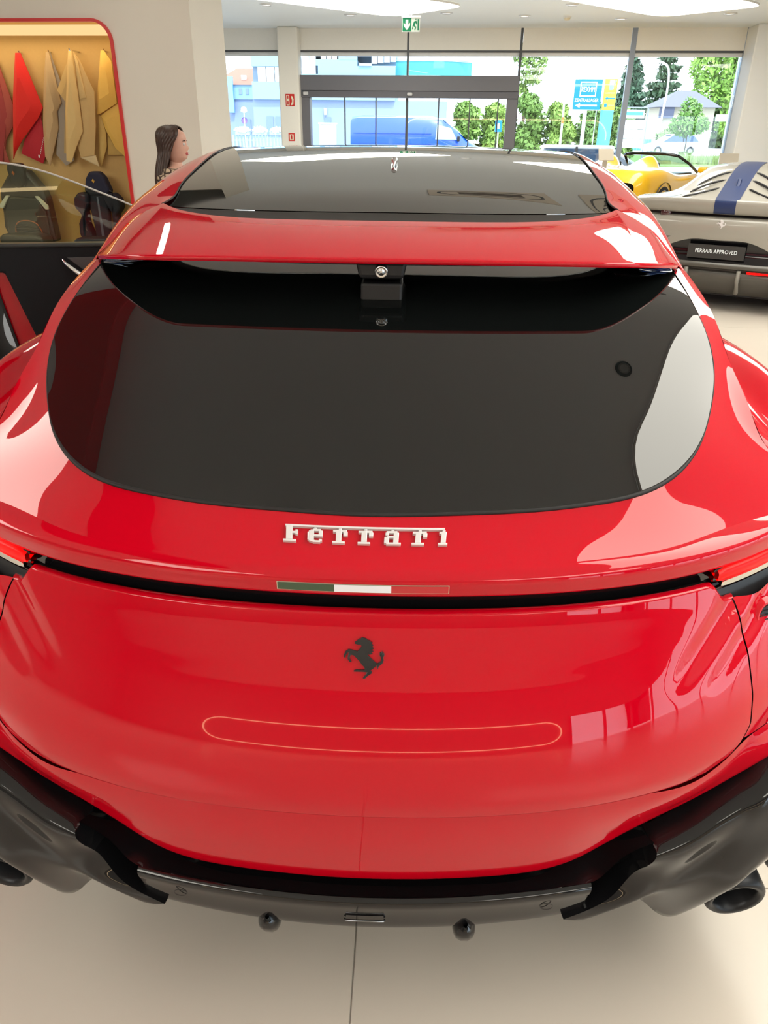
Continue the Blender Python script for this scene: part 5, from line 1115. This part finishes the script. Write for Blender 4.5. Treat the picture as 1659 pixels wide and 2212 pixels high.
# body: cross-sections along its length (x forward, y left)
ST = [(-.98, .55, .80, .76), (-.85, .30, .90, .91), (-.45, .28, .96, .985), (0, .28, .985, 1.0), (.5, .26, .965, .93), (1.1, .22, .93, .85), (1.8, .22, .93, .84), (2.4, .24, .965, .82), (2.75, .25, .97, .80), (3.2, .28, .93, .68), (3.5, .32, .80, .55)]
g = []
for (x, zb, hw, zt) in ST:
    row = [(x, -hw*.94, zb), (x, -hw*.99, zb+.22*(zt-zb)), (x, -hw, zb+.48*(zt-zb)), (x, -hw*.985, zb+.74*(zt-zb)), (x, -hw*.92, zb+.93*(zt-zb)), (x, -hw*.75, zt), (x, -hw*.45, zt+.01), (x, 0, zt+.015)]
    row += [(x, -p[1], p[2]) for p in row[:-1][::-1]]; g.append(row)
yb(MB().grid(surf(g, 60, 50)), 'body', YELP, smooth=True)
for sg in (-1, 1):
    hp = []
    for (x, w_, z) in ((-.85, .12, .92), (-.5, .30, .995), (-.1, .33, 1.06), (.18, .29, 1.14), (.34, .22, 1.20), (.45, .16, 1.17), (.52, .12, .95)):
        hp.append([(x, sg*.42+w_*math.cos(a)*1.25, .84+(z-.84)*max(0, math.sin(a))**1.1) for a in np.linspace(math.pi, 0, 13)])
    yb(MB().grid(surf(hp, 26, 24)), 'headrest_hump', YELP, smooth=True)
    yb(MB().box(.50, .64, sg*.42-.13, sg*.42+.13, .80, 1.08), 'seat_back', SEATB, bevel=.04)
    yb(MB().tube([(2.05, sg*.78, .86), (1.7, sg*.70, 1.04), (1.35, sg*.60, 1.18)], [.03, .028, .028], 8), 'windscreen_pillar', GLOSSB, smooth=True)
    yb(MB().box(1.72, 1.9, sg*1.0-.10, sg*1.0+.10, .86, .98), 'wing_mirror', YELP, bevel=.04)
    for wx_ in (0, 2.65):
        MW = Matrix.Translation((wx_, sg*.88, .345)) @ Matrix.Rotation(-sg*math.pi/2, 4, 'X'); t = yb(MB().lathe([(.26, .11), (.32, .11), (.345, .08), (.345, -.14)], 32, MW), 'wheel', TYRE, smooth=True)
        m = MB().lathe([(0, .06), (.05, .07), (.055, .05)], 16, MW).lathe([(.235, .09), (.26, .115), (.262, .09)], 28, MW)
        for k in range(5):
            a = 2*math.pi*k/5; m.tube([MW @ Vector((.04*math.cos(a), .04*math.sin(a), .06)), MW @ Vector((.25*math.cos(a), .25*math.sin(a), .095))], [.03, .022], 6)
        m.build('rim', mat('rim_silver', (.55, .57, .62), .3, metal=.8), t, smooth=True); yb(MB().lathe([(.40, -.2), (.40, .122)], 32, MW), 'wheel_arch', SATINB, smooth=True)
yb(MB().tube(curve([(1.35, -.60, 1.18), (1.30, -.45, 1.205), (1.28, 0, 1.215), (1.30, .45, 1.205), (1.35, .60, 1.18)], 20), .03, 8), 'windscreen_header', GLOSSB, smooth=True)
WSG = glassmat('windscreen_glass', (.72, .82, .80))
yb(MB().grid(surf([[(1.33, -.58, 1.185), (1.29, 0, 1.21), (1.33, .58, 1.185)], [(2.05, -.78, .86), (2.15, 0, .88), (2.05, .78, .86)]], 6, 12)), 'windscreen', WSG, smooth=True)
yb(MB().box(.62, 1.9, -.72, .72, .55, .86), 'cabin', SATINB)
# ================================================================ info stands
STB_ = mat('stand_beige', (.55, .49, .40), .6)
for (x, y, rz, lab) in ((3.52, 14.9, 10, 'beige slanted info stand behind the yellow car tail'), (4.93, 12.9, -12, 'beige slanted info stand in front of the yellow car nose')):
    r = tag(empty('info_stand', (x, y, 0), math.radians(rz)), lab, 'stand', 'info stands beside the show cars')
    MB().box(-.14, .14, -.14, .14, 0, .02).build('foot', STB_, r); MB().box(-.04, .04, .03, .06, .02, 1.18).build('post', STB_, r)
    MB().box(-.14, .14, -.008, .008, -.10, .10, 0, Matrix.Translation((0, .03, 1.26)) @ Matrix.Rotation(math.radians(-22), 4, 'X')).build('board', STB_, r, bevel=.004)
# ================================================================ WOMAN
wo = tag(empty('person', (-1.76, 6.3, 0), math.radians(0)), 'woman with long brown hair and a leopard print top, facing right beside the wall', 'person')
SKIN = mat('skin', (.62, .36, .27), .5, noise=.04, nscale=30); HAIR = mat('brown_hair', (.045, .022, .014), .42, noise=.35, nscale=40)
TOP = mat('leopard_print', (.42, .30, .19), .8); nt = TOP.node_tree; vo = nt.nodes.new('ShaderNodeTexVoronoi'); vo.feature = 'DISTANCE_TO_EDGE'; vo.inputs['Scale'].default_value = 26; tc = nt.nodes.new('ShaderNodeTexCoord'); rp = nt.nodes.new('ShaderNodeValToRGB')
rp.color_ramp.elements[0].color = (.05, .03, .02, 1); rp.color_ramp.elements[0].position = .10; rp.color_ramp.elements[1].color = (.52, .40, .28, 1); rp.color_ramp.elements[1].position = .2
nt.links.new(tc.outputs['Object'], vo.inputs['Vector']); nt.links.new(vo.outputs['Distance'], rp.inputs[0]); nt.links.new(rp.outputs[0], nt.nodes['Principled BSDF'].inputs['Base Color'])
def skin(nm, pts, edges, rad, mt, root=0, sub=2):
    me = bpy.data.meshes.new(nm); me.from_pydata(pts, edges, []); me.update(); o = link(nm, me, mt, wo)
    o.modifiers.new('skin', 'SKIN'); sv = me.skin_vertices[0].data
    for i, r in enumerate(rad): sv[i].radius = (r, r) if not isinstance(r, tuple) else r
    for i in range(len(pts)): sv[i].use_root = (i == root)
    s = o.modifiers.new('sub', 'SUBSURF'); s.levels = sub; s.render_levels = sub
    for md in [s]: md.use_limit_surface = False
    o.modifiers['skin'].use_smooth_shade = True
    return o
# facing +x ; y is her left-right axis (left = +y)
J = [(0, 0, .93), (.0, 0, 1.08), (0, 0, 1.22), (-.005, 0, 1.34), (0, 0, 1.42), (.015, 0, 1.47),
     (-.01, .15, 1.34), (-.03, .20, 1.08), (.03, .20, .86), (-.01, -.15, 1.34), (-.03, -.20, 1.08), (.03, -.20, .86),
     (0, .09, .90), (.01, .10, .49), (-.02, .10, .09), (.12, .11, .04), (0, -.09, .90), (.01, -.10, .49), (-.02, -.10, .09), (.12, -.11, .04)]
Ed = [(0, 1), (1, 2), (2, 3), (3, 4), (4, 5), (3, 6), (6, 7), (7, 8), (3, 9), (9, 10), (10, 11), (0, 12), (12, 13), (13, 14), (14, 15), (0, 16), (16, 17), (17, 18), (18, 19)]
Rd = [(.14, .11), (.12, .10), (.13, .11), (.11, .09), .055, .048, .055, .042, .028, .055, .042, .028, .09, .062, .042, .035, .09, .062, .042, .035]
skin('body', J, Ed, Rd, SKIN)
skin('top', [(0, 0, .86), (0, 0, 1.05), (0, 0, 1.22), (-.005, 0, 1.35), (0, 0, 1.40), (-.01, .155, 1.345), (-.03, .205, 1.09), (.02, .205, .92), (-.01, -.155, 1.345), (-.03, -.205, 1.09), (.02, -.205, .92)], [(0, 1), (1, 2), (2, 3), (3, 4), (3, 5), (5, 6), (6, 7), (3, 8), (8, 9), (9, 10)], [(.165, .13), (.14, .12), (.15, .13), (.13, .105), .07, .072, .056, .042, .072, .056, .042], TOP)
skin('trousers', [(0, 0, .97), (0, 0, .90), (0, .095, .86), (.01, .10, .48), (-.02, .10, .10), (0, -.095, .86), (.01, -.10, .48), (-.02, -.10, .10)], [(0, 1), (1, 2), (2, 3), (3, 4), (1, 5), (5, 6), (6, 7)], [(.15, .12), (.155, .13), .105, .082, .07, .105, .082, .07], mat('dark_trousers', (.02, .02, .025), .8))
for sg in (1, -1):
    m = MB().box(-.09, .17, sg*.105-.045, sg*.105+.045, 0, .075); m.build('shoe', SATINB, wo, bevel=.03, seg=3)
    pts = [(.03, sg*.20, .86), (.045, sg*.20, .80), (.05, sg*.20, .76)]; ed = [(0, 1), (1, 2)]; rd = [.028, (.022, .036), (.018, .034)]
    for k, (dy, ln) in enumerate(((-.028, .062), (-.010, .074), (.009, .069), (.027, .054))):
        b0 = len(pts); pts += [(.055+dy*.2, sg*.20+dy, .735), (.062, sg*.20+dy, .735-ln*.55), (.052, sg*.20+dy*.9, .735-ln)]; ed += [(2, b0), (b0, b0+1), (b0+1, b0+2)]; rd += [.009, .0085, .007]
    b0 = len(pts); pts += [(.075, sg*.20-.02, .79), (.095, sg*.20-.022, .755), (.098, sg*.20-.02, .725)]; ed += [(1, b0), (b0, b0+1), (b0+1, b0+2)]; rd += [.012, .010, .008]
    skin('hand', pts, ed, rd, SKIN)
# head: shaped profile (x forward) lofted about a vertical axis
hd = []
HPROF = [(1.435, -.035, .035, .045), (1.450, -.045, .060, .052), (1.468, -.055, .088, .058), (1.485, -.068, .094, .063), (1.502, -.078, .092, .067), (1.515, -.083, .096, .069), (1.530, -.088, .104, .071), (1.542, -.091, .112, .072), (1.556, -.094, .104, .073), (1.570, -.096, .094, .074), (1.585, -.098, .095, .075), (1.605, -.100, .097, .076), (1.63, -.097, .092, .074), (1.655, -.082, .075, .062), (1.672, -.05, .045, .04), (1.678, -.01, .01, .01)]
for (z, xb, xf, hw) in HPROF:
    r = []; base = min(xf, .094)
    for k in range(28):
        a = 2*math.pi*k/28; c, s_2 = math.cos(a), math.sin(a); xr = base if c > 0 else -xb
        nose = (xf-base)*max(0, 1-abs(a if a < math.pi else 2*math.pi-a)/.28) if xf > base else 0
        r.append((c*xr+nose+.01, s_2*hw, z))
    hd.append(r+[r[0]])
hd = np.array(hd)
hdo = MB().grid(hd).build('head', SKIN, wo, smooth=True)
def hp_child(m, nm, mt, **k): return m.build(nm, mt, hdo, **k)
for sg in (1, -1):
    E = Matrix.Translation((.089, sg*.031, 1.570)); hp_child(MB().lathe([(0, .012), (.006, .011), (.011, .006), (.012, 0), (.009, -.008)], 14, E @ Matrix.Rotation(math.pi/2, 4, 'Y')), 'eye', mat('eye_white', (.7, .68, .66), .2), smooth=True)
    hp_child(MB().lathe([(0, .0135), (.0055, .0125)], 12, E @ Matrix.Rotation(math.pi/2, 4, 'Y')), 'iris', mat('iris', (.05, .03, .02), .2))
    hp_child(MB().tube(curve([(.100, sg*.014, 1.590), (.100, sg*.032, 1.595), (.088, sg*.048, 1.590)], 8), [.002, .004, .004, .004, .004, .003, .002, .001], 6), 'eyebrow', HAIR)
    hp_child(MB().tube(curve([(0, sg*.074, 1.585), (.012, sg*.08, 1.575), (.008, sg*.079, 1.55), (0, sg*.073, 1.54)], 8), .008, 6), 'ear', SKIN, smooth=True)
LIP = mat('lips', (.50, .09, .09), .4)
hp_child(MB().tube(curve([(.094, -.022, 1.504), (.106, -.010, 1.508), (.108, 0, 1.507), (.106, .010, 1.508), (.094, .022, 1.504)], 12), [.002]+[.0045]*10+[.002], 8), 'upper_lip', LIP, smooth=True)
hp_child(MB().tube(curve([(.094, -.020, 1.501), (.105, -.009, 1.497), (.107, 0, 1.496), (.105, .009, 1.497), (.094, .020, 1.501)], 12), [.002]+[.005]*10+[.002], 8), 'lower_lip', LIP, smooth=True)
# hair: shell over the skull that opens at the face, then long hair down the back and near shoulder
hp_ = np.array(HPROF); zs_ = hp_[:, 0]
rows_ = []
for z, gap, lift in ((1.700, 0, 0), (1.697, 25, 0), (1.688, 38, 0), (1.670, 46, 0), (1.645, 52, 0), (1.615, 60, .002), (1.58, 70, .004), (1.54, 78, .006), (1.50, 84, .010), (1.46, 88, .016), (1.42, 92, .022), (1.37, 96, .028), (1.30, 100, .032), (1.22, 104, .030), (1.14, 110, .022), (1.06, 118, .010)):
    zq = min(max(z-.018, 1.50), 1.676); xb = -np.interp(zq, zs_, hp_[:, 1]); xf = min(.095, np.interp(zq, zs_, hp_[:, 2])); hw = np.interp(zq, zs_, hp_[:, 3]); r = []
    for k in range(41):
        a = math.radians(gap+(360-2*gap)*k/40); c, s_2 = math.cos(a), math.sin(a)
        rx = (xf if c > 0 else xb)+.020+lift; ry = hw+.018+lift*1.3; wv = .0035*math.sin(a*31)*(1 if z < 1.66 else .3)
        if z > 1.69: rx, ry = rx*.9, ry*.9
        r.append((c*(rx+wv)-.004-lift*1.0, s_2*(ry+wv), z))
    rows_.append(r)
MB().grid(surf(rows_, 60, 120)).build('hair', HAIR, wo, smooth=True, solid=.010, off=0)

wo.scale = (.975, .975, .975)
